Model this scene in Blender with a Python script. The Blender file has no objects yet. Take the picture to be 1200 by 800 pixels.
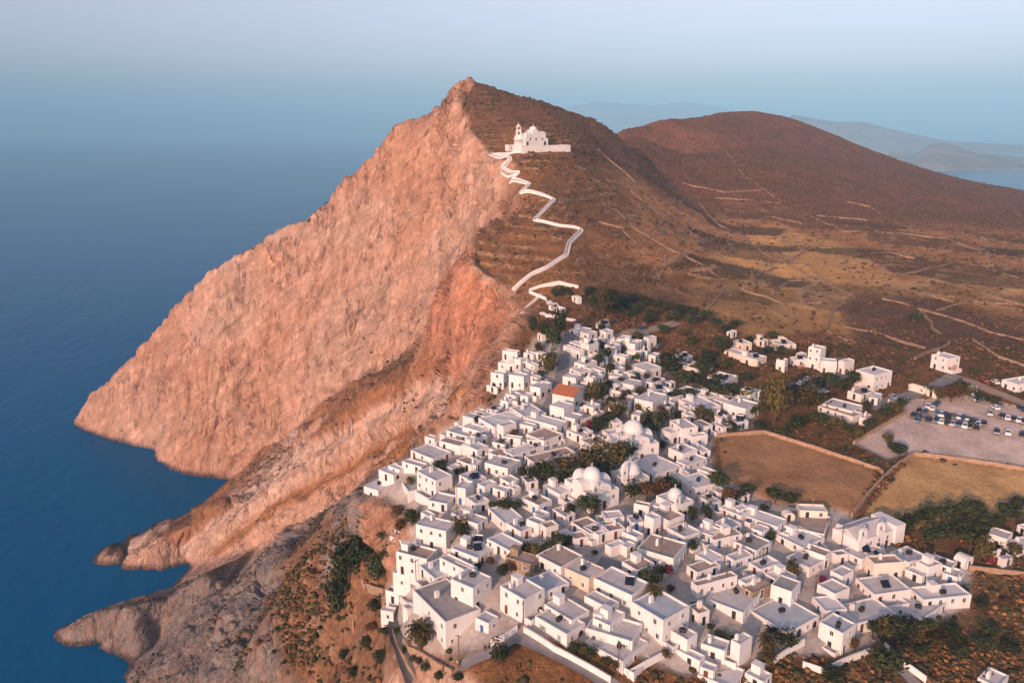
import bpy, bmesh, math, random, time
import numpy as np
from mathutils import Vector
from mathutils.geometry import delaunay_2d_cdt

T0 = time.time()
sc = bpy.context.scene
COL = sc.collection
rnd = random.Random(7)
R = math.radians

# ------------------------------------------------------------------ camera
CAM_Z = 300.0                    # drone about 100 m above the village, sea level at 0
FPX = 1200 * 28 / 36.0           # focal length in photo pixels
PITCH = math.atan((400 - 148) / FPX)
CP, SP = math.cos(PITCH), math.sin(PITCH)
cam_d = bpy.data.cameras.new("camera")
cam_d.lens = 28; cam_d.sensor_width = 36; cam_d.clip_start = 1; cam_d.clip_end = 120000
cam = bpy.data.objects.new("camera", cam_d); COL.objects.link(cam)
cam.location = (0, 0, CAM_Z); cam.rotation_euler = (math.pi / 2 - PITCH, 0, 0)
sc.camera = cam

# ------------------------------------------------------------------ sky, sun, exposure
SUN_EL, SUN_AZ = 15.0, 209.0     # azimuth clockwise from +Y (view direction): behind the camera, to the left
w = bpy.data.worlds.new("World"); sc.world = w; w.use_nodes = True
nt = w.node_tree; bg = nt.nodes["Background"]
sky = nt.nodes.new("ShaderNodeTexSky"); sky.sky_type = 'NISHITA'; sky.sun_disc = False
sky.sun_elevation = R(SUN_EL); sky.sun_rotation = R(SUN_AZ)
sky.altitude = 250; sky.air_density = 1.0; sky.dust_density = 2.4; sky.ozone_density = 4.5
hs = nt.nodes.new("ShaderNodeHueSaturation"); hs.inputs["Saturation"].default_value = 0.55      # sky colour graded: saturation cut, then tinted
nt.links.new(sky.outputs[0], hs.inputs["Color"]); tint = nt.nodes.new("ShaderNodeMix"); tint.data_type = 'RGBA'; tint.blend_type = 'MULTIPLY'; tint.inputs[0].default_value = 1; tint.inputs[7].default_value = (1.17, 0.955, 0.955, 1)
nt.links.new(hs.outputs[0], tint.inputs[6]); nt.links.new(tint.outputs[2], bg.inputs[0]); bg.inputs[1].default_value = 0.15
sun_d = bpy.data.lights.new("sun", 'SUN'); sun_d.energy = 3.8; sun_d.angle = R(0.8); sun_d.color = (1.0, 0.555, 0.35)
sun = bpy.data.objects.new("sun", sun_d); COL.objects.link(sun)
se, sa = R(SUN_EL), R(SUN_AZ)
to_sun = Vector((math.sin(sa) * math.cos(se), math.cos(sa) * math.cos(se), math.sin(se)))
sun.rotation_euler = to_sun.to_track_quat('Z', 'Y').to_euler()
sc.view_settings.view_transform = 'Standard'; sc.view_settings.look = 'None'
sc.view_settings.exposure = 0.55; sc.view_settings.gamma = 1.0; sc.view_settings.use_curve_mapping = False
cy = sc.cycles
cy.use_denoising = True; cy.max_bounces = 6; cy.diffuse_bounces = 3; cy.glossy_bounces = 2
cy.transmission_bounces = 2; cy.volume_bounces = 0; cy.transparent_max_bounces = 6

# ------------------------------------------------------------------ pixels and positions
def ray(u, v):
    a = (u - 600) / FPX; b = (400 - v) / FPX
    return np.array((a, CP + b * SP, -SP + b * CP))
def at_z(u, v, z):
    d = ray(u, v); t = (z - CAM_Z) / d[2]
    return np.array((d[0] * t, d[1] * t, z))
def at_y(u, v, y):
    d = ray(u, v); t = y / d[1]
    return np.array((d[0] * t, y, CAM_Z + d[2] * t))
def project(p):
    x, y, z = p[0], p[1], p[2] - CAM_Z
    dep = y * CP - z * SP
    return 600 + FPX * x / dep, 400 - FPX * (y * SP + z * CP) / dep

# ------------------------------------------------------------------ noise
def _hash(ix, iy, iz):
    h = (ix * 374761393 + iy * 668265263 + iz * 1274126177) & 0xffffffff
    h = ((h ^ (h >> 13)) * 1274126177) & 0xffffffff
    h = (h ^ (h >> 16)) & 0xffff
    return h.astype(np.float32) / 65535.0
def vnoise(x, y, z):
    xi, yi, zi = np.floor(x), np.floor(y), np.floor(z)
    fx, fy, fz = x - xi, y - yi, z - zi
    xi, yi, zi = xi.astype(np.int64), yi.astype(np.int64), zi.astype(np.int64)
    fx = fx * fx * (3 - 2 * fx); fy = fy * fy * (3 - 2 * fy); fz = fz * fz * (3 - 2 * fz)
    r = 0
    for dz in (0, 1):
        wz = fz if dz else 1 - fz
        for dy in (0, 1):
            wy = fy if dy else 1 - fy
            r = r + wz * wy * (_hash(xi, yi + dy, zi + dz) * (1 - fx) + _hash(xi + 1, yi + dy, zi + dz) * fx)
    return r * 2 - 1
def fbm(x, y, z, octs=4, gain=0.5, ridged=False):
    a, s, t = 1.0, 0, 0
    for o in range(octs):
        n = vnoise(x + 17.3 * o, y - 9.1 * o, z + 5.7 * o)
        if ridged: n = 1 - 2 * np.abs(n)
        s = s + a * n; t += a; a *= gain; x, y, z = x * 2.03, y * 2.03, z * 2.03
    return s / t

# ------------------------------------------------------------------ terrain: height points read along the view
PT = []
def Z(*rows):
    for u, v, z in rows: PT.append(at_z(u, v, z))
def Y(*rows):
    for u, v, y in rows: PT.append(at_y(u, v, y))
# village plateau
Z((560,770,198),(480,700,196),(470,785,186),(700,760,199),(640,700,200),(560,640,200),(500,600,199),(445,580,198),
  (520,540,203),(600,500,206),(640,470,208),(700,470,208),(585,465,207),(600,430,212),(640,400,217),(625,372,222),(665,345,224),
  (700,390,215),(760,400,212),(800,450,207),(720,560,203),(650,600,202),(700,650,201),(800,650,200),(900,650,198),
  (800,760,197),(900,780,194),(1000,760,193),(1100,720,192),(1195,740,190),(1150,640,195),(1195,650,195),(1000,620,198),
  (900,600,200),(850,560,202),(900,520,204),(960,560,202),(1000,600,200),(1100,580,200),(1195,560,200),(1050,500,204),
  (1195,520,203),(1100,470,206),(1195,450,207),(1020,450,206),(950,430,208),(880,420,210),(850,395,213),(1110,430,209),
  (600,850,188),(800,850,189),(1000,850,187),(1200,850,184),(470,850,172),(600,795,193),(700,796,196),(640,770,197),
  (1300,560,199),(1300,700,190),(1300,450,206),(1300,850,180),(1500,600,195),(1500,850,175),
  (600,1000,176),(900,1000,178),(1300,1000,170),(400,1000,140))
# hill with the church
Y((625,322,410),(665,300,425),(680,268,465),(625,258,475),(648,235,498),(610,222,508),(622,212,520),(590,205,532),(605,195,542),
  (574,180,558),(605,176,562),(665,178,570),(600,140,640),(570,110,685),(545,87,707),(530,104,692),(620,112,715),(660,125,725),
  (700,136,740),(660,150,640),(700,165,640),(720,190,640),(700,220,560),(740,250,540),(700,290,450),(760,330,420),(720,345,392),
  (730,175,800),(745,152,950),(760,200,780),(800,230,720),(850,270,620),(560,275,468))
# second hill and the fields below it
SKY2 = [(715,139,1050),(760,135,1120),(800,134,1180),(840,129,1250),(880,127,1300),(920,133,1310),(960,148,1300),(1000,165,1280),
        (1050,185,1250),(1100,202,1220),(1150,214,1200),(1200,222,1180),(1280,240,1150),(1400,262,1100)]
Y(*SKY2)
Y((800,180,900),(880,170,1050),(950,200,880),(1050,230,850),(1150,250,800),(900,250,680),(1000,270,600),(1100,290,560),(1190,300,540),
  (1195,252,830),(850,320,440),(950,340,420),(1050,350,405),(1150,370,380),(1300,300,560),(1300,370,400),(1500,350,450))
Z((1195,400,208),(900,380,213),(1000,390,210),(1080,400,209),(1400,420,205))
# great cliff: skyline edge, foot, right-hand edge
SKY1 = [(530,98,698),(500,125,692),(470,150,690),(440,180,690),(400,215,692),(350,255,700),(310,275,715),(280,295,722),(250,315,732),
        (225,345,740),(200,368,750),(175,395,762),(150,420,772),(130,445,778),(110,462,782),(95,480,784)]
Y(*SKY1)
Z((88,496,0),(100,503,0),(130,514,0),(160,521,0),(185,526,0),(186,540,0),(215,552,0),(240,557,0),(266,560,0))
Y((540,130,655),(552,160,622),(568,180,590),(575,200,560),(590,225,530),(606,250,500),(595,268,480),(560,290,458),(540,312,445),
  (585,262,540),(560,285,550),(530,300,572),(512,350,555),(505,390,550),(480,415,560),(450,430,572),(400,465,602),(350,500,632),(320,540,640))
# red rock under the path
Y((560,325,430),(585,345,410),(605,365,390),(614,383,375),(530,335,455),(512,362,470),(508,400,458),(520,430,432),(545,462,390),
  (560,440,380),(590,410,364),(560,380,412))
# village cliff crest and the ravine behind it
Z((580,447,206),(560,470,203),(540,490,201),(510,515,200),(480,535,199),(450,555,197),(425,576,195))
Y((520,500,385),(480,528,400),(440,552,410),(420,570,415))
# banded headland: crest and foot
Y((500,420,470),(450,450,485),(400,490,500),(350,535,515),(300,575,522),
  (500,512,430),(450,547,445),(400,587,460),(350,617,470),(300,641,490))
Z((230,612,27),(190,627,20),(150,641,12),(126,650,5))
Z((115,653,0),(150,658,0),(225,657,0),(262,572,0),(240,592,0),(190,614,0),(150,630,0),(228,665,0),(215,676,0),(204,692,0))
# slope down to the sea, left of the near ridge
Y((400,603,430),(240,672,430),(212,722,415),(200,702,430))
Z((75,736,6),(86,729,11),(104,721,15),(130,713,20),(160,708,23))
Z((340,650,72),(300,672,42),(262,690,30),(330,690,64),(300,690,47),(300,725,62),(280,740,58),(250,790,60),(220,760,33),(170,790,11),(280,800,76),(275,850,72),(365,628,84))
for u, v, z in ((345,636,170),(330,662,163),(312,715,150),(300,760,138),(290,800,127),(280,860,110),(395,602,183),(370,611,178)):
    q = at_z(u, v, z); PT.append(np.array((q[0] - 8, q[1] + 20, min(95.0, z - 55))))
Z((62,743,0),(120,750,0),(182,748,0),(188,757,0),(162,777,0),(150,797,0),(135,835,0),(120,880,0))
# near ridge, knob and gully
Z((345,636,170),(330,662,163),(312,715,150),(300,760,138),(290,800,127),(280,860,110),(270,950,90),
  (395,602,183),(370,611,178),(420,612,185),(400,640,177),(345,650,168),(430,640,178),(450,622,188),(440,680,177),(460,725,184),
  (420,700,166),(380,720,157),(400,780,147),(350,780,137),(440,790,166),(340,705,156))
LAND_N = len(PT)
# what lies behind the crests (out of sight)
for u, v, y in SKY1:
    p = at_y(u, v, y)
    PT.append(p + (-10, 45, -min(p[2] + 15, 0.45 * p[2] + 10))); PT.append(np.array((p[0] - 25, p[1] + 130, -18.0)))
for u, v, y in SKY2:
    p = at_y(u, v, y); PT.append(p + (0, 260, -70)); PT.append(np.array((p[0] + 60, p[1] + 900, -18.0)))
for x, y, z in ((-40,800,262),(60,860,255),(150,980,240),(-60,920,120),(60,1010,120),(150,1200,120),(-120,1050,-18),(50,1350,-18),(180,1700,-18),
                (60,780,300),(130,860,285),(-300,1200,-18)): PT.append(np.array((x, y, z), float))
# sea bed
for u, v in ((30,497),(60,515),(110,525),(170,540),(215,572),(245,577),(200,598),(150,615),(100,640),(80,660),(130,672),(185,675),(150,690),(90,700),
             (40,735),(60,765),(110,775),(130,810),(100,860),(40,620),(0,560),(-60,500),(-100,650),(-60,780),(60,900),(-300,520),(-300,800)):
    q = at_z(u, v, 0.0); q[2] = -14.0; PT.append(q)
for x, y, z in ((-900,300,-18),(-900,1800,-18),(-400,100,-18),(-250,60,20),(-100,40,120),(1900,60,150),(1900,1500,60),(1900,2600,-18),(-900,2600,-18),
                (0,20,170),(600,20,170)):
    PT.append(np.array((x, y, float(z))))
PT = np.array(PT)

# triangulate and rasterise on a 2 m grid
GX0, GX1, GY0, GY1, GS = -700.0, 1500.0, 40.0, 2300.0, 2.0
NX, NY = int((GX1 - GX0) / GS) + 1, int((GY1 - GY0) / GS) + 1
vs, _, fs, ov, _, _ = delaunay_2d_cdt([Vector((p[0], p[1])) for p in PT], [], [], 0, 0.01)
zz = np.array([np.mean([PT[i][2] for i in o]) if o else -18.0 for o in ov])
vx = np.array([(p.x, p.y) for p in vs])
H = np.full((NY, NX), -18.0, np.float32)
for f in fs:
    (x0, y0), (x1, y1), (x2, y2) = vx[list(f)]; z0, z1, z2 = zz[list(f)]
    i0 = max(0, int((min(x0, x1, x2) - GX0) / GS)); i1 = min(NX - 1, int((max(x0, x1, x2) - GX0) / GS) + 1)
    j0 = max(0, int((min(y0, y1, y2) - GY0) / GS)); j1 = min(NY - 1, int((max(y0, y1, y2) - GY0) / GS) + 1)
    if i1 < i0 or j1 < j0: continue
    gx, gy = np.meshgrid(GX0 + GS * np.arange(i0, i1 + 1), GY0 + GS * np.arange(j0, j1 + 1))
    den = (y1 - y2) * (x0 - x2) + (x2 - x1) * (y0 - y2)
    if abs(den) < 1e-9: continue
    a = ((y1 - y2) * (gx - x2) + (x2 - x1) * (gy - y2)) / den
    b = ((y2 - y0) * (gx - x2) + (x0 - x2) * (gy - y2)) / den
    c = 1 - a - b; m = (a >= -1e-6) & (b >= -1e-6) & (c >= -1e-6)
    H[j0:j1 + 1, i0:i1 + 1][m] = (a * z0 + b * z1 + c * z2)[m]
def blur(A, n):
    for _ in range(n):
        A = (np.roll(A, 1, 0) + 2 * A + np.roll(A, -1, 0)) / 4
        A = (np.roll(A, 1, 1) + 2 * A + np.roll(A, -1, 1)) / 4
    return A
gyy = (GY0 + GS * np.arange(NY))[:, None] + 0 * H; gxx = (GX0 + GS * np.arange(NX))[None, :] + 0 * H
Hq = blur(H, 2); Hs = blur(H, 8); Hl = blur(Hs, 60)
kq = np.clip((-70 - gxx) / 30, 0, 1); Hs = Hs * (1 - kq) + Hq * kq
far = np.clip((gyy - 380) / 200, 0, 1) * np.clip((gxx + 20) / 120, 0, 1)
near = np.clip((330 - gyy) / 60, 0, 1) * np.clip((gxx + 25) / 40, 0, 1)
k = np.maximum(far, near)
H = (Hs * (1 - k) + Hl * k).astype(np.float32)
H[:, :70] = -18; H[-70:, :] = -18

def ground(x, y):
    """height of the bare terrain sheet (before rock relief)"""
    fx = np.clip((np.asarray(x, float) - GX0) / GS, 0, NX - 1.001); fy = np.clip((np.asarray(y, float) - GY0) / GS, 0, NY - 1.001)
    i, j = fx.astype(int), fy.astype(int); a, b = fx - i, fy - j
    return (H[j, i] * (1 - a) + H[j, i + 1] * a) * (1 - b) + (H[j + 1, i] * (1 - a) + H[j + 1, i + 1] * a) * b
def hit(u, v, y0=70.0, lift=0.0):
    """where the sight line of a photo pixel meets the ground"""
    d = ray(u, v); ys = np.arange(y0, 2200, 0.5); t = ys / d[1]
    zs = CAM_Z + d[2] * t; g = ground(d[0] * t, ys) + lift
    k = np.argmax(zs < g)
    if not zs[k] < g[k]: return None
    return np.array((d[0] * t[k], ys[k], g[k]))

# ------------------------------------------------------------------ helpers for objects
def tag(o, label=None, cat=None, group=None, kind=None):
    for k_, v_ in (("label", label), ("category", cat), ("group", group), ("kind", kind)):
        if v_: o[k_] = v_
    return o
def new_obj(name, mesh, parent=None, loc=None, rz=None, scale=None):
    o = bpy.data.objects.new(name, mesh); COL.objects.link(o)
    if parent is not None: o.parent = parent
    if loc is not None: o.location = [float(c) for c in loc]
    if rz is not None: o.rotation_euler = (0, 0, float(rz))
    if scale is not None: o.scale = scale
    return o
def mesh_from(name, verts, faces, mats=(), fmat=None, smooth=False):
    me = bpy.data.meshes.new(name); me.from_pydata([tuple(map(float, v)) for v in verts], [], faces)
    for m in mats: me.materials.append(m)
    if fmat is not None: me.polygons.foreach_set("material_index", fmat)
    if smooth: me.polygons.foreach_set("use_smooth", [True] * len(me.polygons))
    me.update(); return me

# ------------------------------------------------------------------ materials
def mat(name, col, rough=0.9, var=0.0, vscale=1.0, bump=0.0, bscale=4.0, spec=0.3, col2=None, metal=0.0, island=0.0):
    m = bpy.data.materials.new(name); m.use_nodes = True; n = m.node_tree.nodes; l = m.node_tree.links
    b = n["Principled BSDF"]; b.inputs["Roughness"].default_value = rough; b.inputs["Specular IOR Level"].default_value = spec
    b.inputs["Metallic"].default_value = metal
    b.inputs["Base Color"].default_value = (*col, 1)
    tc = n.new("ShaderNodeNewGeometry")
    if var or col2:
        t = n.new("ShaderNodeTexNoise"); t.inputs["Scale"].default_value = vscale; t.inputs["Detail"].default_value = 5
        t.inputs["Roughness"].default_value = 0.65
        l.new(tc.outputs["Position"], t.inputs["Vector"])
        r = n.new("ShaderNodeValToRGB"); r.color_ramp.elements[0].position = 0.36; r.color_ramp.elements[1].position = 0.66
        c2 = col2 or tuple(c * (1 - var) for c in col)
        r.color_ramp.elements[0].color = (*c2, 1); r.color_ramp.elements[1].color = (*col, 1)
        l.new(t.outputs[0], r.inputs[0]); l.new(r.outputs[0], b.inputs["Base Color"])
        if island:
            oi = n.new("ShaderNodeObjectInfo"); mr = n.new("ShaderNodeMapRange")
            mr.inputs[3].default_value = 1 - island; mr.inputs[4].default_value = 1 + island * 0.5
            l.new(oi.outputs["Random"], mr.inputs[0])
            mx = n.new("ShaderNodeMix"); mx.data_type = 'RGBA'; mx.blend_type = 'MULTIPLY'; mx.inputs[0].default_value = 1
            l.new(r.outputs[0], mx.inputs[6]); l.new(mr.outputs[0], mx.inputs[7]); l.new(mx.outputs[2], b.inputs["Base Color"])
    if bump:
        t2 = n.new("ShaderNodeTexNoise"); t2.inputs["Scale"].default_value = bscale; t2.inputs["Detail"].default_value = 4
        l.new(tc.outputs["Position"], t2.inputs["Vector"])
        bp = n.new("ShaderNodeBump"); bp.inputs["Strength"].default_value = bump; bp.inputs["Distance"].default_value = 0.3
        l.new(t2.outputs[0], bp.inputs["Height"]); l.new(bp.outputs[0], b.inputs["Normal"])
    return m

# ------------------------------------------------------------------ terrain mesh
def world_poly(px):
    out = []
    for u, v in px:
        h = hit(u, v)
        if h is None: h = at_z(u, v, 200)
        out.append((h[0], h[1]))
    return np.array(out)
def inside(x, y, poly):
    r = np.zeros(x.shape, bool); j = len(poly) - 1
    for i in range(len(poly)):
        xi, yi = poly[i]; xj, yj = poly[j]
        c = ((yi > y) != (yj > y)) & (x < (xj - xi) * (y - yi) / (yj - yi + 1e-12) + xi)
        r ^= c; j = i
    return r
NC, NR = 820, 960
sv = np.linspace(-0.88, 0.88, NC)
ys = np.concatenate([np.arange(60, 1600, 1.0), np.arange(1600, 2290, 6.0)])
XX = np.zeros((NR, NC)); YY = np.zeros((NR, NC))
for c in range(NC):
    z = ground(sv[c] * ys, ys); dz = np.diff(z); dy = np.diff(ys); ym = (ys[1:] + ys[:-1]) / 2
    wgt = np.sqrt((0.30 * dy) ** 2 + dz ** 2) / np.sqrt(ym ** 2 + (CAM_Z - z[1:]) ** 2)
    wgt = np.where(ym > 1500, wgt * 0.25, wgt)
    cs = np.concatenate([[0], np.cumsum(wgt)]); q = np.linspace(0, cs[-1], NR)
    YY[:, c] = np.interp(q, cs, ys); XX[:, c] = sv[c] * YY[:, c]
# even the sampling out between neighbouring columns
for _ in range(6):
    YY[:, 1:-1] = (YY[:, :-2] + 2 * YY[:, 1:-1] + YY[:, 2:]) / 4
XX = sv[None, :] * YY
ZZ = ground(XX, YY)
e = 3.0
gx = (ground(XX + e, YY) - ground(XX - e, YY)) / (2 * e); gy = (ground(XX, YY + e) - ground(XX, YY - e)) / (2 * e)
slope = np.sqrt(gx ** 2 + gy ** 2); nn = 1 / np.sqrt(1 + slope ** 2)
nrm = np.stack([-gx * nn, -gy * nn, nn], -1)
def sm(a, lo, hi): t = np.clip((a - lo) / (hi - lo), 0, 1); return t * t * (3 - 2 * t)

X, Yw, Zw = XX.ravel(), YY.ravel(), ZZ.ravel()
n_mid = fbm(X / 22, Yw / 22, Zw / 22, 4).reshape(ZZ.shape)
n_big = fbm(X / 70, Yw / 70, Zw / 70, 4).reshape(ZZ.shape)
n_fin = fbm(X / 5, Yw / 5, Zw / 7, 3).reshape(ZZ.shape)
wx = XX + 4 * n_mid; wy = YY + 4 * n_big
P_VILLAGE = world_poly([(436,584),(470,545),(520,510),(575,478),(600,440),(625,395),(690,392),(740,400),(790,430),(830,455),(890,470),(885,500),(835,520),(835,560),
                        (900,590),(985,600),(1040,640),(1140,670),(1135,715),(1060,745),(1000,770),(900,770),(860,790),(800,795),(735,770),(610,752),(555,770),(500,775),(470,760),(455,690),(479,640),(476,604)])
P_FIELD1 = world_poly([(840,515),(895,508),(1030,552),(1000,605),(960,610),(905,590),(850,575)])
P_FIELD2 = world_poly([(1068,533),(1200,552),(1330,572),(1330,600),(1200,600),(1080,622),(1000,618)])
P_PARK = world_poly([(1000,520),(1062,482),(1040,462),(1085,468),(1130,462),(1330,510),(1330,566),(1200,549),(1070,531),(1040,540)])
P_RED = world_poly([(540,312),(562,326),(590,348),(614,384),(590,412),(560,440),(545,464),(520,428),(506,400),(510,360)])
P_GOLD = world_poly([(860,285),(900,262),(1000,290),(1060,330),(1200,320),(1200,372),(1100,350),(1000,395),(960,385),(880,395),(820,372),(800,340)])
P_DARK1 = world_poly([(1000,395),(985,360),(1010,345),(1100,352),(1200,390),(1200,430),(1140,400),(1090,420),(1050,440),(1000,415)])
P_PEAK = np.array([at_y(u, v, y_)[:2] for u, v, y_ in ((498,128,693),(520,108,698),(545,87,710),(556,98,702),(547,113,682),(541,128,660),(547,148,636),(560,170,605),(572,186,584),(579,204,552),(560,215,575),(520,190,625),(495,160,688))])
P_GARDEN = world_poly([(668,470),(690,420),(720,400),(770,405),(800,432),(890,468),(886,500),(840,522),(800,522),(770,505),(730,500),(700,495)])
P_EARTH = world_poly([(348,640),(332,668),(314,718),(300,765),(290,805),(420,830),(480,800),(462,740),(470,690),(445,640),(425,612),(395,606),(370,616)])
P_LEDGE = world_poly([(512,352),(500,395),(448,428),(398,462),(348,497),(318,536),(270,560),(285,575),(330,548),(360,520),(410,482),(460,442),(510,412)])
P_FIN = world_poly([(515,405),(470,425),(400,465),(330,520),(270,565),(240,592),(115,653),(225,657),(300,642),(350,618),(400,590),(460,548),(520,505),(560,470),(545,462)])
vil = inside(wx * 0.3 + XX * 0.7, wy * 0.3 + YY * 0.7, P_VILLAGE).astype(np.float32)
fld1 = inside(XX, YY, P_FIELD1).astype(np.float32); fld2 = inside(XX, YY, P_FIELD2).astype(np.float32); park = inside(XX, YY, P_PARK).astype(np.float32)
red = inside(wx, wy, P_RED).astype(np.float32); gold = inside(wx * 1, wy, P_GOLD).astype(np.float32)
dark1 = inside(wx, wy, P_DARK1).astype(np.float32); fin = inside(wx, wy, P_FIN).astype(np.float32)
def mblur(A, n):
    for _ in range(n):
        A = (np.roll(A, 1, 0) + 2 * A + np.roll(A, -1, 0)) / 4; A = (np.roll(A, 1, 1) + 2 * A + np.roll(A, -1, 1)) / 4
    return A
earth = inside(wx, wy, P_EARTH).astype(np.float32); ledge = inside(wx, wy, P_LEDGE).astype(np.float32)
flat = mblur(np.clip(vil + fld1 + fld2 + park, 0, 1), 10); vil = mblur(vil, 3)
rock = sm(slope + 0.18 * n_mid, 0.62, 1.0) * (1 - flat)
rock = rock * (1 - sm(XX, -10, 15) * sm(YY, 395, 410))
rock = np.maximum(rock, inside(wx, wy, P_PEAK).astype(np.float32)); rock = np.maximum(rock, red * (1 - flat)); rock = np.maximum(rock, fin * sm(slope, 0.3, 0.6))
gold = mblur(gold, 9); dark1 = mblur(dark1, 6); earth = mblur(earth, 2); ledge = mblur(ledge, 2)
pen = (((XX < -100) & (YY < 470) & (ZZ < 52)) | ((XX < -120) & (YY < 600) & (ZZ < 70))).astype(float); rock = np.maximum(rock, mblur(pen, 3) * sm(slope + .3 * n_mid, .2, .5)); rock *= 1 - 0.85 * earth; rock *= 1 - 0.5 * ledge * sm(n_fin + n_mid, -.3, .3)
# lines that lie on the ground: zigzag path and roads
PAR_SIDE = -1
ZIG = [(pxz, w_) for pxz, w_ in (([hit(u, v) for u, v in ((575,181),(582,184),(599,188),(591,195),(587,198),(609,203),(600,211),(598,214),(621,217),(613,224),(609,227),(642,231),(650,235),(638,247),(626,259),(655,265),(678,268),(682,271),(667,286),(664,300),(640,315),(624,322))], 1.8),
       ([hit(u, v) for u, v in ((624,322),(612,331),(601,341))], 1.7))]
ROADS = [("lane", [(468,690),(463,715),(460,735),(463,752),(472,775),(482,803)], 2.4, 'a', .16, "narrow dark lane winding below the cliff-edge houses"),
         ("lane", [(540,782),(570,768),(604,748),(640,764),(690,790),(725,812)], 3.2, 'l', .18, "grey lane with kerb below the lower houses"),
         ("street", [(668,392),(662,410),(660,430),(655,450),(646,470),(640,482),(665,488),(690,497),(700,505)], 4.2, 'l', .18, "grey main street climbing through the village"),
         ("road", [(940,470),(955,455),(975,445),(990,440),(985,420)], 5, 'l', .16, "road running up to the bus stop houses"),
         ("road", [(1020,480),(1045,470),(1075,462),(1100,452),(1120,440)], 6, 'l', .17, "grey road passing the car park"),
         ("road", [(1110,440),(1135,447),(1165,460),(1205,475)], 6, 'd', .15, "pale dirt road out on the plain"),
         ("track", [(720,398),(745,390),(775,384),(795,378)], 7, 'd', .15, "pale dirt track with parked cars above the village"),
         ("street", [(700,660),(725,668),(745,672)], 6, 'l', .15, "small paved square between the lower houses"),
         ("street", [(775,505),(782,525),(790,545)], 4, 'l', .15, "paved passage beside the large church"),
         ("alley", [(1052,780),(1068,797),(1085,815)], 2.6, 'l', .16, "paved alley leading downhill past the trees"),
         ("path", [(615,362),(627,352),(634,345)], 2.2, 'p', .15, "stepped path up to the walled square")]
def line_dist(lines):
    D = np.full(XX.shape, 1e3)
    for ps in lines:
        for p, q in zip(ps[:-1], ps[1:]):
            ax, ay, bx, by = p[0], p[1], q[0], q[1]; L2 = (bx - ax) ** 2 + (by - ay) ** 2 + 1e-9
            m = (XX > min(ax, bx) - 12) & (XX < max(ax, bx) + 12) & (YY > min(ay, by) - 12) & (YY < max(ay, by) + 12)
            if not m.any(): continue
            t = np.clip(((XX[m] - ax) * (bx - ax) + (YY[m] - ay) * (by - ay)) / L2, 0, 1)
            D[m] = np.minimum(D[m], np.hypot(XX[m] - ax - t * (bx - ax), YY[m] - ay - t * (by - ay)))
    return D
dist_lines = line_dist([z_[0] for z_ in ZIG] + [[hit(u, v) for u, v in r_[1]] for r_ in ROADS])
onpath = 1 - sm(dist_lines, 3.5, 8.0)
# patchwork of small fields on the plain and lower hill: nearest of jittered seeds; their edges carry low rubble banks
def cells(x, y, sx, sy, rot):
    ca, sa_ = math.cos(rot), math.sin(rot); a = (x * ca + y * sa_) / sx; b = (-x * sa_ + y * ca) / sy
    ia, ib = np.floor(a).astype(np.int64), np.floor(b).astype(np.int64); f1 = np.full(a.shape, 9.0); f2 = f1.copy(); idn = np.zeros(a.shape)
    for da in (-1, 0, 1):
        for db in (-1, 0, 1):
            ha = _hash(ia + da, ib + db, ia * 0 + 7); hb = _hash(ia + da, ib + db, ia * 0 + 19); dd = np.hypot(ia + da + .15 + .7 * ha - a, ib + db + .15 + .7 * hb - b)
            nw = dd < f1; f2 = np.where(nw, f1, np.minimum(f2, dd)); idn = np.where(nw, _hash(ia + da, ib + db, ia * 0 + 31), idn); f1 = np.where(nw, dd, f1)
    return idn, f2 - f1
cid, cedge = cells(XX + 7 * n_mid + 10 * n_big, YY + 7 * n_mid, 62, 34, -0.35)
patch = sm(YY, 345, 400) * (1 - sm(YY, 640, 760)) * sm(XX - 0.10 * YY, 5, 40) * (1 - flat)
# relief
band = ZZ - 0.79 * XX + 6 * n_big + 2.5 * n_mid                       # dipping beds of the headland
rid = fbm(X / 34, Yw / 34, Zw / 60, 4, 0.42, True).reshape(ZZ.shape)
flu = fbm(X / 10, Yw / 10, Zw / 55, 3).reshape(ZZ.shape)
but = fbm(X / 58 + 5, Yw / 58, Zw / 260, 3, .5, True).reshape(ZZ.shape)
crk = 1 - np.abs(fbm(X / 16 + 3, Yw / 16, Zw / 70, 3).reshape(ZZ.shape)) * 2
crk2 = 1 - np.abs(fbm(X / 7 - 8, Yw / 7, Zw / 22 + 4, 3).reshape(ZZ.shape)) * 2
rough3 = fbm(X / 2.6, Yw / 2.6, Zw / 3.4, 2).reshape(ZZ.shape)
d = rock * (3.4 * rid + 6.0 * but + 1.2 * flu + 0.4 * n_fin + 4.0 * n_big + 0.25 * rough3 - 4.5 * sm(crk, .82, .98) - 1.0 * sm(crk2, .80, .98))
ba, be = cells(XX * .9 - YY * .35 + 2.5 * n_mid, ZZ + 2 * n_mid, 17, 30, 0.45)
bb, be2 = cells(XX * .9 - YY * .35 + 1.2 * n_fin, ZZ * 1.0, 6.5, 11, 0.3)
d += rock * (2.2 * (ba - .5) + 0.3 * (bb - .5) - 1.3 * (1 - sm(be, .0, .10)) * (n_big > -.2) - .25 * (1 - sm(be2, 0, .14)))
d += fin * rock * (2.8 * np.sign(np.sin(band / 2.6)) * np.abs(np.sin(band / 2.6)) ** 0.4)
soft = (1 - rock) * (1 - flat)
hillm = soft * sm(YY, 330, 420) * sm(XX, -60, 0)
d += soft * (1.0 * n_mid + 0.45 * n_fin) * (0.45 + 0.55 * sm(YY, 240, 330) + 0.5 * (XX < -20))
d += flat * 0.06 * n_fin
slopel = soft * sm(-XX, 30, 80) * (YY < 460) * (1 - earth)
d += earth * (1 - rock) * (1.3 * n_fin + 1.2 * n_mid + .5 * rough3)
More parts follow.
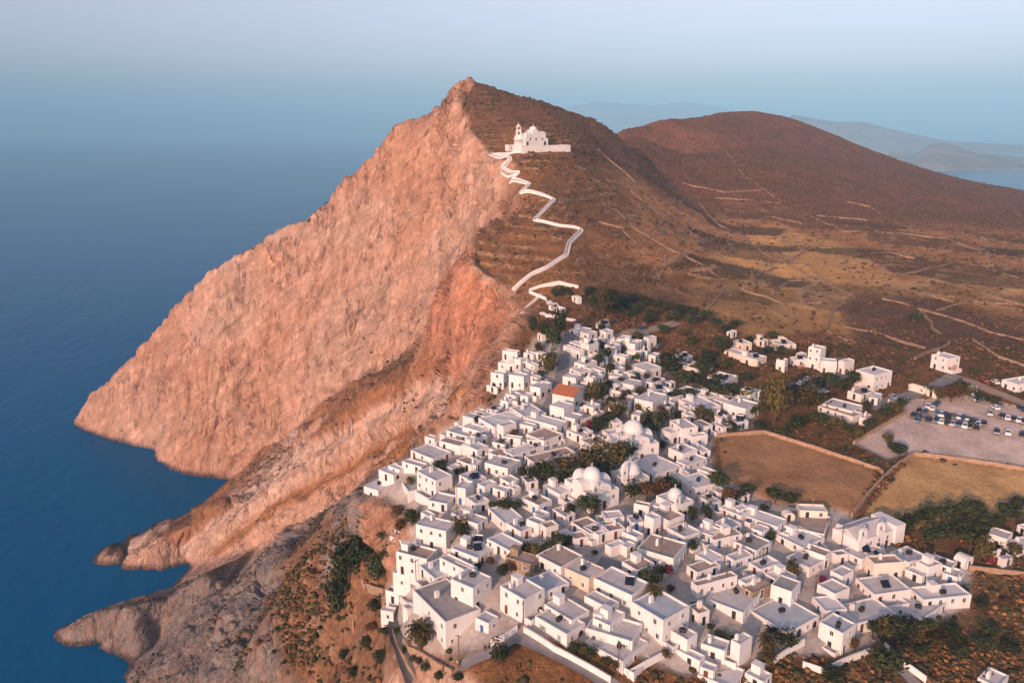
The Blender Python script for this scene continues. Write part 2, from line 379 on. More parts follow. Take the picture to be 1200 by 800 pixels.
d += slopel * (1.6 * rid + 0.8 * n_fin)
kc = sm(ZZ, 10, 45); d = np.where((YY > 300) & (XX < 0), d * kc + (1 - kc) * (np.abs(d) * .55 - .4), d)
# terraces: low stone-faced steps along the contours
tq = (ZZ + 2.2 * n_big + 0.5 * n_mid) / 4.2
terr = hillm * sm(slope, 0.04, 0.1) * (1 - sm(slope, 0.62, 0.85)) * sm(1150 - YY, 0, 350)
fr = tq - np.floor(tq); step = np.where(fr < 0.74, 0.35 - 0.7 * fr, 0.35 - 0.7 * 0.74 + (fr - 0.74) * 0.7 * 0.74 / 0.26)
tz = terr * 1.7 * step
d *= 1 - onpath; tz *= 1 - onpath
pos = np.stack([XX, YY, ZZ], -1) + nrm * d[..., None]
pos[..., 2] += tz
bank = patch * (1 - sm(cedge, .03, .07)) * (n_fin + n_mid > -.45); pos[..., 2] += bank * (0.75 + .3 * n_fin)
# fold the terraces into the normal-free height used for placing things later
def terrain_z(x, y): return ground(x, y)

# colour of the ground itself
C = np.zeros(ZZ.shape + (3,), np.float32)
def mixc(C, col, m): return C * (1 - m[..., None]) + np.array(col, np.float32) * m[..., None]
C[:] = (0.335, 0.165, 0.070)                                            # dry earth and straw
C = mixc(C, (0.50, 0.295, 0.11), gold * (0.75 + 0.25 * n_mid))
C = C * (1 + patch[..., None] * (np.array((1.25, 1.2, 1.05)) * (cid[..., None] - .45) * 1.1))
C = mixc(C, (0.46, 0.32, 0.20), bank * .8)
riser = terr * sm(fr, .70, .80) * sm(n_fin + 1.2 * n_mid, -.25, .25); C = mixc(C, (0.55, 0.36, 0.21), riser * .75)
hi = sm(YY, 560, 760) * sm(XX, 60, 160)
C = mixc(C, (0.275, 0.110, 0.065), hi * 0.85)                            # heather-brown upper hill
C = mixc(C, (0.145, 0.080, 0.060), dark1 * 0.8)
up = sm(YY, 600, 640) * (XX < 130) * (1 - hi); C = mixc(C, (0.19, 0.10, 0.07), up * 0.6)
C = mixc(C, (0.235, 0.120, 0.052), sm(-slopel + soft * (YY < 330) * (XX > -70), 0.3, 0.9) * 0.6)  # orange brush by the lane
C = mixc(C, (0.15, 0.13, 0.105), slopel * 0.85)
C = mixc(C, (0.34, 0.175, 0.085), earth * (1 - flat)); C = mixc(C, (0.46, 0.31, 0.225), earth * (1 - flat) * sm(n_fin + .6 * rough3, .25, .55) * .8)
C = mixc(C, (0.40, 0.23, 0.115), fld1 * (1 + 0 * n_mid)); C = mixc(C, (0.56, 0.36, 0.16), fld2); C = mixc(C, (0.58, 0.48, 0.42), park)
C = mixc(C, (0.23, 0.155, 0.085), sm(XX, 40, 70) * (YY < 225) * (1 - flat) * .8)
C = mixc(C, (0.46, 0.425, 0.39), vil)
rc = np.zeros_like(C); rc[:] = (0.56, 0.365, 0.270)
rc = mixc(rc, (0.50, 0.29, 0.185), sm(n_big, -0.1, 0.35) * 0.7); rc = mixc(rc, (0.50, 0.37, 0.29), sm(-n_big, 0.0, 0.4) * 0.6)
rc = mixc(rc, (0.56, 0.42, 0.33), sm(flu, 0.15, 0.6) * 0.45)
bs = np.sin(band / 5.2) + 0.5 * np.sin(band / 2.1 + 1.3)
rc = mixc(rc, np.array((0.38, 0.185, 0.080)), fin * sm(bs, 0.1, 0.7) * 0.9)
rc = mixc(rc, np.array((0.68, 0.52, 0.42)), fin * sm(-bs, 0.1, 0.6) * 0.9)
rc = mixc(rc, (0.54, 0.255, 0.155), mblur(red, 5) * .85)
rc = rc * (1 + .16 * (ba[..., None] - .5) + .14 * (bb[..., None] - .5))
grey = sm(470 - YY, 0, 30) * (1 - red) * (1 - fin) * (XX < -40); rc = mixc(rc, (0.265, 0.24, 0.222), grey)  # slope rock darkened in its colour to stand in for shade
C = C * (1 - rock[..., None]) + rc * rock[..., None]
knob = np.exp(-(((XX + 52) / 9) ** 2 + ((YY - 222) / 9) ** 2)) * soft
knob = sm(knob + 0.3 * n_mid, 0.35, 0.6); C = mixc(C, (0.28, 0.26, 0.27), knob)
gard = mblur(inside(wx, wy, P_GARDEN).astype(np.float32), 2); C = mixc(C, (0.20, 0.135, 0.075), gard * (.65 + .35 * n_mid) * (1 - onpath))
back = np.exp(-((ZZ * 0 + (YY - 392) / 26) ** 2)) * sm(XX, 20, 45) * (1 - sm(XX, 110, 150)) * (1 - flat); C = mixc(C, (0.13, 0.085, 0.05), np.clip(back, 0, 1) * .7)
beach = sm(2.2 - (ZZ + 1.2 * n_mid), 0, 1.5) * (ZZ > -4); C = mixc(C, (0.07, 0.055, 0.05), beach)   # wet, stained tide line
scrub = soft * (0.75 + 0.5 * n_mid) * (1 - 0.6 * gold) * (1 - .5 * patch * (cid > .5)) + rock * 0.30 * sm(n_mid, 0.15, 0.6) * (1 - red)
scrub = np.maximum(scrub, ledge * .8 * sm(n_fin + n_mid, -.3, .2)); scrub = np.maximum(scrub, slopel * sm(n_mid + .5 * n_fin, -.25, .15))
scrub = np.clip(scrub * (1 - flat), 0, 1) * (ZZ > 4)

idx = np.arange(NR * NC).reshape(NR, NC)
quads = np.stack([idx[:-1, :-1], idx[:-1, 1:], idx[1:, 1:], idx[1:, :-1]], -1).reshape(-1, 4)
keep = (pos[..., 2].ravel()[quads].max(1) > -9); quads = quads[keep]
me = bpy.data.meshes.new("terrain")
me.vertices.add(NR * NC); me.vertices.foreach_set("co", pos.reshape(-1).astype(np.float32))
me.loops.add(len(quads) * 4); me.loops.foreach_set("vertex_index", quads.reshape(-1).astype(np.int32))
me.polygons.add(len(quads)); me.polygons.foreach_set("loop_start", np.arange(0, len(quads) * 4, 4, dtype=np.int32))
me.polygons.foreach_set("use_smooth", np.ones(len(quads), bool))
at = me.attributes.new("soil", 'FLOAT_COLOR', 'POINT')
at.data.foreach_set("color", np.concatenate([C, np.ones(ZZ.shape + (1,), np.float32)], -1).reshape(-1).astype(np.float32))
for nm, A in (("rock", rock), ("scrub", scrub), ("paved", np.clip(vil + mblur(park, 2) + .5 * fld1 + .5 * fld2, 0, 1))):
    at = me.attributes.new(nm, 'FLOAT', 'POINT'); at.data.foreach_set("value", A.reshape(-1).astype(np.float32))
me.update(calc_edges=True); me.validate()

def terrain_material():
    m = bpy.data.materials.new("terrain_ground"); m.use_nodes = True; n = m.node_tree.nodes; l = m.node_tree.links
    b = n["Principled BSDF"]; b.inputs["Roughness"].default_value = 0.95; b.inputs["Specular IOR Level"].default_value = 0.1
    def attr(a):
        x = n.new("ShaderNodeAttribute"); x.attribute_name = a; return x
    g = n.new("ShaderNodeNewGeometry")
    def noise(scale, detail=6, rough=0.6, stretch=None):
        t = n.new("ShaderNodeTexNoise"); t.inputs["Scale"].default_value = scale; t.inputs["Detail"].default_value = detail
        t.inputs["Roughness"].default_value = rough
        if stretch:
            mp = n.new("ShaderNodeMapping"); mp.inputs["Scale"].default_value = stretch
            l.new(g.outputs["Position"], mp.inputs["Vector"]); l.new(mp.outputs[0], t.inputs["Vector"])
        else: l.new(g.outputs["Position"], t.inputs["Vector"])
        return t
    def ramp(src, p0, p1, c0=(0, 0, 0), c1=(1, 1, 1)):
        r = n.new("ShaderNodeValToRGB"); r.color_ramp.elements[0].position = p0; r.color_ramp.elements[1].position = p1
        r.color_ramp.elements[0].color = (*c0, 1); r.color_ramp.elements[1].color = (*c1, 1); l.new(src, r.inputs[0]); return r.outputs[0]
    def mix(fac, a, c, mode='MIX'):
        x = n.new("ShaderNodeMix"); x.data_type = 'RGBA'; x.blend_type = mode
        for sock, val in ((x.inputs[0], fac), (x.inputs[6], a), (x.inputs[7], c)):
            if hasattr(val, "node"): l.new(val, sock)
            elif isinstance(val, (int, float)): sock.default_value = val
            else: sock.default_value = (*val, 1)
        return x.outputs[2]
    def mul(a, c, op='MULTIPLY'):
        x = n.new("ShaderNodeMath"); x.operation = op
        for sock, val in ((x.inputs[0], a), (x.inputs[1], c)):
            if hasattr(val, "node"): l.new(val, sock)
            else: sock.default_value = val
        return x.outputs[0]
    base = attr("soil").outputs["Color"]; rk = attr("rock").outputs["Fac"]; scr = attr("scrub").outputs["Fac"]
    v1 = ramp(noise(0.11, 8, 0.65).outputs[0], 0.30, 0.70, (0.68, 0.66, 0.64), (1.18, 1.18, 1.18))
    col = mix(1.0, base, v1, 'MULTIPLY')
    v2 = ramp(noise(0.9, 5, 0.7).outputs[0], 0.3, 0.7, (0.74, 0.73, 0.72), (1.16, 1.16, 1.16))
    col = mix(1.0, col, v2, 'MULTIPLY')
    # water streaks and rust stains down the rock faces
    st = ramp(noise(0.25, 5, 0.6, (1, 1, 0.12)).outputs[0], 0.46, 0.66)
    col = mix(mul(mul(st, rk), 0.45), col, (0.40, 0.19, 0.11))
    st2 = ramp(noise(0.4, 5, 0.7, (1, 1, 0.2)).outputs[0], 0.58, 0.70)
    col = mix(mul(mul(st2, rk), 0.35), col, (0.16, 0.11, 0.09))
    # close-set joints, dipping beds and fissures of the limestone, their dark depth painted into the colour
    j1 = ramp(noise(0.32, 4, 0.75, (1, 1, 0.32)).outputs[0], 0.32, 0.66, (0.86, 0.84, 0.83), (1.15, 1.15, 1.15))
    col = mix(rk, col, mix(1.0, col, j1, 'MULTIPLY'))
    mpd = n.new("ShaderNodeMapping"); mpd.vector_type = 'TEXTURE'; mpd.inputs["Rotation"].default_value = (0.0, -0.62, 0.0); mpd.inputs["Scale"].default_value = (9, 9, 0.7)
    l.new(g.outputs["Position"], mpd.inputs[0]); nd = n.new("ShaderNodeTexNoise"); nd.inputs["Scale"].default_value = 0.28; nd.inputs["Detail"].default_value = 4; nd.inputs["Roughness"].default_value = 0.65; l.new(mpd.outputs[0], nd.inputs[0])
    j2 = ramp(nd.outputs[0], 0.36, 0.64, (0.89, 0.87, 0.85), (1.12, 1.12, 1.12)); col = mix(rk, col, mix(1.0, col, j2, 'MULTIPLY'))
    fz = noise(0.055, 6, 0.62, (1, 1, 0.16)); fa = mul(mul(fz.outputs[0], -0.5, 'ADD'), 0.0, 'ADD'); ab = n.new("ShaderNodeMath"); ab.operation = 'ABSOLUTE'; l.new(fa, ab.inputs[0])
    fis = ramp(ab.outputs[0], 0.005, 0.022, (1, 1, 1), (0, 0, 0)); gate = ramp(noise(0.03, 3).outputs[0], 0.44, 0.54)
    col = mix(mul(mul(mul(fis, gate), rk), 0.7), col, (0.115, 0.065, 0.045))
    st3 = ramp(noise(0.5, 5, 0.8).outputs[0], 0.60, 0.66); col = mix(mul(mul(st3, scr), 0.6), col, (0.50, 0.33, 0.22))
    # low cushions of phrygana too small to stand as plants
    sp = ramp(noise(0.42, 7, 0.8).outputs[0], 0.46, 0.53)
    tone = ramp(noise(0.06, 3).outputs[0], 0.35, 0.65, (0.085, 0.045, 0.030), (0.085, 0.062, 0.028))
    col = mix(mul(mul(sp, scr), 0.85), col, tone)
    l.new(col, b.inputs["Base Color"])
    bp = n.new("ShaderNodeBump"); bp.inputs["Strength"].default_value = 0.9; bp.inputs["Distance"].default_value = 1.5
    vo = n.new("ShaderNodeTexVoronoi"); vo.inputs["Scale"].default_value = 0.33; vo.feature = 'DISTANCE_TO_EDGE'
    mpv = n.new("ShaderNodeMapping"); mpv.inputs["Scale"].default_value = (1, 1, 0.45); nv = noise(0.5, 4, 0.6)
    wv = n.new("ShaderNodeMix"); wv.data_type = 'VECTOR'; wv.inputs[0].default_value = 0.5
    l.new(g.outputs["Position"], mpv.inputs[0]); va = n.new("ShaderNodeVectorMath"); va.operation = 'MULTIPLY_ADD'; va.inputs[1].default_value = (1.3, 1.3, 1.3)
    l.new(nv.outputs["Color"], va.inputs[0]); l.new(mpv.outputs[0], va.inputs[2]); l.new(va.outputs[0], vo.inputs["Vector"])
    vcr = ramp(vo.outputs["Distance"], 0.0, 0.16)
    hsum0 = mul(noise(0.35, 8, 0.7, (1, 1, 0.55)).outputs[0], mul(noise(1.3, 6, 0.7).outputs[0], 0.5), 'ADD')
    hsum = mul(hsum0, mul(mul(vcr, rk), 0.3), 'ADD')
    pv = attr("paved").outputs["Fac"]
    l.new(mul(hsum, mul(mul(pv, -0.92), 1.0, 'ADD')), bp.inputs["Height"]); l.new(bp.outputs[0], b.inputs["Normal"])
    return m
me.materials.append(terrain_material())
terrain = new_obj("terrain", me); tag(terrain, "rocky island ground with cliffs, dry hills and fields", "terrain", kind="structure")
print("terrain", len(quads), round(time.time() - T0, 1))

# ------------------------------------------------------------------ sea
def sea_material():
    m = bpy.data.materials.new("sea_water"); m.use_nodes = True; n = m.node_tree.nodes; l = m.node_tree.links
    b = n["Principled BSDF"]; b.inputs["Base Color"].default_value = (0.0003, 0.092, 0.230, 1); b.inputs["Roughness"].default_value = 0.2
    b.inputs["IOR"].default_value = 1.33; b.inputs["Specular IOR Level"].default_value = 0.03
    g = n.new("ShaderNodeNewGeometry")
    mp = n.new("ShaderNodeMapping"); mp.inputs["Scale"].default_value = (1, 0.55, 1); mp.inputs["Rotation"].default_value = (0, 0, 0.5)
    l.new(g.outputs["Position"], mp.inputs[0])
    hs = []
    for s, dt in ((0.07, 6), (0.012, 3)):
        t = n.new("ShaderNodeTexNoise"); t.inputs["Scale"].default_value = s; t.inputs["Detail"].default_value = dt; l.new(mp.outputs[0], t.inputs[0]); hs.append(t)
    ad = n.new("ShaderNodeMath"); ad.operation = 'MULTIPLY_ADD'; ad.inputs[1].default_value = 2.0
    l.new(hs[1].outputs[0], ad.inputs[0]); l.new(hs[0].outputs[0], ad.inputs[2])
    bp = n.new("ShaderNodeBump"); bp.inputs["Strength"].default_value = 0.55; bp.inputs["Distance"].default_value = 2.2
    l.new(ad.outputs[0], bp.inputs["Height"]); l.new(bp.outputs[0], b.inputs["Normal"])
    return m
S = 24000.0
me = mesh_from("sea", [(-S, -2000, 0), (S, -2000, 0), (S, S, 0), (-S, S, 0)], [(0, 1, 2, 3)], [sea_material()])
tag(new_obj("sea", me), "calm deep blue sea around the island", "sea", kind="structure")

# ------------------------------------------------------------------ far islands
M_ISLE = mat("far_island_rock", (0.30, 0.24, 0.19), 0.95, 0.45, 0.004)
def island(name, prof, dist, depth, seed, label):
    us = np.linspace(prof[0][0], prof[-1][0], 150); vv = np.interp(us, [p[0] for p in prof], [p[1] for p in prof])
    V = []; nr = 40
    for i, (u, v) in enumerate(zip(us, vv)):
        top = at_y(u, v, dist); top[2] = max(top[2], 3)
        for j in range(nr):
            t = j / (nr - 1); q = 1 - abs(t - 0.55) / (0.55 if t < 0.55 else 0.45); q = max(q, 0)
            V.append((top[0] * (1 + (t - .55) * depth / dist), dist + (t - 0.55) * depth, top[2], q))
    V = np.array(V); nz = fbm(V[:, 0] / (depth * .22) + seed, V[:, 1] / (depth * .22), V[:, 0] * 0, 5, 0.55, True)
    q = V[:, 3] ** 0.8; z = V[:, 2] * q * (1 + 0.45 * nz * (1 - V[:, 3])) - 8 * (1 - q)
    F = [(i * nr + j, (i + 1) * nr + j, (i + 1) * nr + j + 1, i * nr + j + 1) for i in range(149) for j in range(nr - 1)]
    me = mesh_from(name, np.stack([V[:, 0], V[:, 1], z], -1), F, [M_ISLE], smooth=True)
    tag(new_obj(name, me), label, "island", kind="structure")
island("headland", [(1040,199),(1062,188),(1075,180),(1088,170),(1103,167),(1115,168),(1130,174),(1150,180),(1180,182),(1210,186),(1300,200)], 6400, 1450, 3, "pale headland across the blue strait")
island("islet", [(1018,199),(1030,184),(1045,177),(1060,178),(1072,186),(1085,199)], 7000, 900, 9, "low islet beyond the headland in haze")
island("distant_island", [(880,152),(905,146),(930,134),(955,139),(985,143),(1010,142),(1040,150),(1075,158),(1120,166),(1200,170)], 10500, 2500, 5, "long mountainous island fading into haze")
island("distant_island", [(560,152),(620,140),(660,128),(700,118),(730,121),(765,124),(800,118),(840,125),(880,134),(930,143),(980,152)], 21500, 3600, 12, "faint high island on the hazy horizon")

# ------------------------------------------------------------------ haze
vm = bpy.data.materials.new("haze_air"); vm.use_nodes = True; n = vm.node_tree.nodes; n.clear()
out = n.new("ShaderNodeOutputMaterial"); pv = n.new("ShaderNodeVolumePrincipled")
pv.inputs["Color"].default_value = (0.29, 0.67, 1.0, 1); pv.inputs["Density"].default_value = 0.95e-4; pv.inputs["Anisotropy"].default_value = -0.25
vm.node_tree.links.new(pv.outputs[0], out.inputs["Volume"])
hx, z0, z1 = 27000.0, -25.0, 1050.0
V = [(-hx, -3000, z0), (hx, -3000, z0), (hx, hx, z0), (-hx, hx, z0), (-hx, -3000, z1), (hx, -3000, z1), (hx, hx, z1), (-hx, hx, z1)]
me = mesh_from("haze", V, [(3, 2, 1, 0), (4, 5, 6, 7), (0, 1, 5, 4), (1, 2, 6, 5), (2, 3, 7, 6), (3, 0, 4, 7)], [vm])
hz = new_obj("haze", me); tag(hz, "pale blue evening haze over sea and island", "haze", kind="stuff"); hz.display_type = 'WIRE'

# ------------------------------------------------------------------ village: materials
def streaked(m, k=0.5):
    """rain streaks and patched limewash over a plaster material"""
    n = m.node_tree.nodes; l = m.node_tree.links; b = n["Principled BSDF"]; src = b.inputs["Base Color"].links[0].from_socket
    g = n.new("ShaderNodeNewGeometry"); mp = n.new("ShaderNodeMapping"); mp.inputs["Scale"].default_value = (1.6, 1.6, 0.16); l.new(g.outputs["Position"], mp.inputs[0])
    t = n.new("ShaderNodeTexNoise"); t.inputs["Scale"].default_value = 1.1; t.inputs["Detail"].default_value = 6; t.inputs["Roughness"].default_value = .7; l.new(mp.outputs[0], t.inputs[0])
    r = n.new("ShaderNodeValToRGB"); r.color_ramp.elements[0].position = .52; r.color_ramp.elements[1].position = .74; r.color_ramp.elements[1].color = (k, k, k, 1); l.new(t.outputs[0], r.inputs[0])
    x = n.new("ShaderNodeMix"); x.data_type = 'RGBA'; l.new(r.outputs[0], x.inputs[0]); l.new(src, x.inputs[6]); x.inputs[7].default_value = (.46, .42, .38, 1)
    l.new(x.outputs[2], b.inputs["Base Color"]); return m
WALLS = {'w': mat("whitewash", (0.74, 0.73, 0.715), 0.85, 0.12, 0.35, 0.12, 1.5), 'c': mat("cream_plaster", (0.74, 0.67, 0.58), 0.85, 0.14, 0.35, 0.12, 1.5),
         's': mat("bare_stone_wall", (0.36, 0.27, 0.19), 0.95, 0.5, 1.2, 0.6, 2.0), 'p': mat("peach_plaster", (0.72, 0.55, 0.43), 0.85, 0.14, 0.35, 0.12, 1.5)}
for _m in WALLS.values(): streaked(_m)
ROOFS = {'g': mat("grey_roof_screed", (0.58, 0.57, 0.56), 0.9, 0.25, 0.5), 'b': mat("brown_roof_earth", (0.42, 0.335, 0.28), 0.95, 0.3, 0.5),
         'w': mat("white_roof_wash", (0.66, 0.66, 0.67), 0.85, 0.2, 0.4), 'l': mat("blue_grey_roof", (0.46, 0.51, 0.56), 0.85, 0.2, 0.4),
         'd': mat("dark_roof_felt", (0.34, 0.33, 0.32), 0.9, 0.3, 0.6), 't': mat("terracotta_tiles", (0.42, 0.14, 0.07), 0.9, 0.35, 2.5)}
ROOFNAME = {'g': 'grey', 'b': 'brown', 'w': 'white', 'l': 'blue-grey', 'd': 'dark', 't': 'red-tiled'}
for _m in ROOFS.values(): streaked(_m, .35)
M_GLASS = mat("window_glass", (0.012, 0.016, 0.022), 0.25, spec=0.5)
M_FRAME = mat("white_joinery", (0.70, 0.70, 0.70), 0.6)
JOIN = {'k': mat("dark_joinery", (0.030, 0.026, 0.024), 0.6), 'b': mat("blue_paint", (0.030, 0.13, 0.30), 0.55), 'r': mat("brown_paint", (0.13, 0.050, 0.025), 0.6),
        'g': mat("grey_green_paint", (0.24, 0.31, 0.29), 0.6)}
JOINNAME = {'k': 'dark', 'b': 'blue', 'r': 'brown', 'g': 'grey-green'}
M_TANK = mat("black_plastic_tank", (0.018, 0.018, 0.02), 0.5); M_PANEL = mat("solar_glass", (0.012, 0.016, 0.035), 0.2); M_STEEL = mat("galvanised_steel", (0.45, 0.46, 0.47), 0.4, metal=0.7)
M_STAIR = mat("stair_stone", (0.48, 0.30, 0.22), 0.9, 0.2, 1.0)

def box(V, F, x0, y0, z0, x1, y1, z1, FM=None, m=0):
    b = len(V)
    V += [(x0, y0, z0), (x1, y0, z0), (x1, y1, z0), (x0, y1, z0), (x0, y0, z1), (x1, y0, z1), (x1, y1, z1), (x0, y1, z1)]
    q = [(3, 2, 1, 0), (4, 5, 6, 7), (0, 1, 5, 4), (1, 2, 6, 5), (2, 3, 7, 6), (3, 0, 4, 7)]
    F += [tuple(b + i for i in f) for f in q]
    if FM is not None: FM += [m] * 6
def boxmesh(name, boxes, mats):
    V, F, FM = [], [], []
    for bx in boxes: box(V, F, *bx[:6], FM, bx[6] if len(bx) > 6 else 0)
    return mesh_from(name, V, F, mats, FM)

# windows and doors: local origin at the bottom middle, facing -Y
def window_frame(key, shut):
    w_, h_, t = 0.46, 1.15, 0.09
    B = [(-w_, -.07, 0, -w_ + t, .02, h_), (w_ - t, -.07, 0, w_, .02, h_), (-w_ + t, -.07, h_ - t, w_ - t, .02, h_), (-w_ - .06, -.12, -.08, w_ + .06, .02, 0), (-.03, -.05, 0, .03, .02, h_ - t)]
    B = [b + (0,) for b in B]
    if shut: B += [(-w_ - .46, -.06, 0, -w_ - .02, .02, h_, 1), (w_ + .02, -.06, 0, w_ + .46, .02, h_, 1)]
    return boxmesh("window_frame", B, [M_FRAME, JOIN[key]])
WIN = {(k, s): window_frame(k, s) for k in JOIN for s in (0, 1)}
PANE = boxmesh("pane", [(-.40, -.025, .02, .40, .02, 1.08)], [M_GLASS])
DOORF = boxmesh("door_frame", [(-.55, -.08, 0, -.47, .02, 2.2), (.47, -.08, 0, .55, .02, 2.2), (-.47, -.08, 2.1, .47, .02, 2.2), (-.7, -.3, -.15, .7, .02, 0)], [M_FRAME])
LEAF = {k: boxmesh("door_leaf", [(-.46, -.04, 0.005, .46, .02, 2.09)], [JOIN[k]]) for k in JOIN}
def arch_mesh():
    V, F, n_ = [], [], 10
    pts = [(-.7, 0), (.7, 0), (.7, 1.5)] + [(.7 * math.cos(a), 1.5 + .7 * math.sin(a)) for a in [math.pi * i / n_ for i in range(1, n_)]] + [(-.7, 1.5)]
    m_ = len(pts); V = [(x, -.03, z) for x, z in pts] + [(x, .02, z) for x, z in pts]
    F = [tuple(range(m_))] + [(i + m_, (i + 1) % m_ + m_, (i + 1) % m_, i) for i in range(m_)]
    return mesh_from("arch_opening", V, F, [JOIN['k']])
ARCH = arch_mesh()
def cyl(V, F, cx, cy, z0, z1, r0, r1, n_=10, axis='z', FM=None, m=0):
    b = len(V)
    for (zz_, r) in ((z0, r0), (z1, r1)):
        for i in range(n_):
            a = 2 * math.pi * i / n_; p = (cx + r * math.cos(a), cy + r * math.sin(a), zz_)
            if axis == 'x': p = (zz_, cx + r * math.cos(a), cy + r * math.sin(a))
            V.append(p)
    F += [(b + i, b + (i + 1) % n_, b + n_ + (i + 1) % n_, b + n_ + i) for i in range(n_)]
    F += [tuple(b + i for i in range(n_))[::-1], tuple(b + n_ + i for i in range(n_))]
    if FM is not None: FM += [m] * (n_ + 2)
def tank_mesh():
    V, F, FM = [], [], []
    cyl(V, F, 0, .62, -.75, -.6, .30, .52, 12, 'x', FM); cyl(V, F, 0, .62, -.6, .6, .52, .52, 12, 'x', FM); cyl(V, F, 0, .62, .6, .75, .52, .30, 12, 'x', FM)
    for sx in (-.5, .38): box(V, F, sx, -.4, 0, sx + .12, .4, .25, FM, 0)
    cyl(V, F, 0, 0, 1.12, 1.24, .18, .18, 8, 'z', FM)
    return mesh_from("water_tank", V, F, [M_TANK], FM)
TANK = tank_mesh()
def solar_mesh():
    V, F, FM = [], [], []
    b = len(V); V += [(-1, 0, .15), (1, 0, .15), (1, 1.5, 1.25), (-1, 1.5, 1.25), (-1, .05, .07), (1, .05, .07), (1, 1.55, 1.17), (-1, 1.55, 1.17)]
    F += [(0, 1, 2, 3), (7, 6, 5, 4), (0, 4, 5, 1), (1, 5, 6, 2), (2, 6, 7, 3), (3, 7, 4, 0)]; FM += [0] * 6
    for sx in (-.9, .82): box(V, F, sx, 1.4, 0, sx + .08, 1.48, 1.15, FM, 1)
    cyl(V, F, 1.75, 1.42, -1, 1, .26, .26, 12, 'x', FM, 1)
    return mesh_from("solar_heater", V, F, [M_PANEL, M_STEEL], FM)
SOLAR = solar_mesh()
AERIAL = boxmesh("aerial", [(-.03, -.03, 0, .03, .03, 2.6), (-.6, -.02, 2.3, .6, .02, 2.34), (-.5, -.25, 2.29, -.47, .25, 2.31), (-.1, -.3, 2.29, -.07, .3, 2.31), (.3, -.35, 2.29, .33, .35, 2.31)], [M_STEEL])
CHIM = [boxmesh("chimney", [(-.32, -.32, -.3, .32, .32, 1.1), (-.42, -.42, 1.1, .42, .42, 1.22), (-.24, -.24, 1.22, .24, .24, 1.55)], [WALLS['w']]),
        boxmesh("chimney", [(-.5, -.3, -.3, .5, .3, 1.3), (-.45, -.22, 1.3, -.1, .22, 1.75), (.1, -.22, 1.3, .45, .22, 1.75)], [WALLS['w']])]
def stairs_mesh(length, rise, w_=1.1):
    B = []; n_ = max(5, int(rise / .19)); 
    for i in range(n_): B.append((length * i / n_, -w_, -1.2, length * (i + 1) / n_, -.01, rise * (i + 1) / n_, 0))
    return boxmesh("staircase", B, [M_STAIR])
def shell(a, b, h, par, t=0.24, below=2.2, jit=None):
    """whitewashed box open at the top: outer walls, parapet top and the parapet's inner faces"""
    j = jit or (lambda: 0.0)
    o = [(0, 0), (a, 0), (a, b), (0, b)]; i_ = [(t, t), (a - t, t), (a - t, b - t), (t, b - t)]
    hs = [h + j() for _ in o]
    V = [(x, y, -below) for x, y in o] + [(x, y, z) for (x, y), z in zip(o, hs)] + [(x, y, z) for (x, y), z in zip(i_, hs)] + [(x, y, h - par - .05) for x, y in i_]
    F = []
    for k in range(4):
        n_ = (k + 1) % 4
        F += [(k, n_, 4 + n_, 4 + k), (4 + k, 4 + n_, 8 + n_, 8 + k), (8 + k, 8 + n_, 12 + n_, 12 + k)]
    return V, F

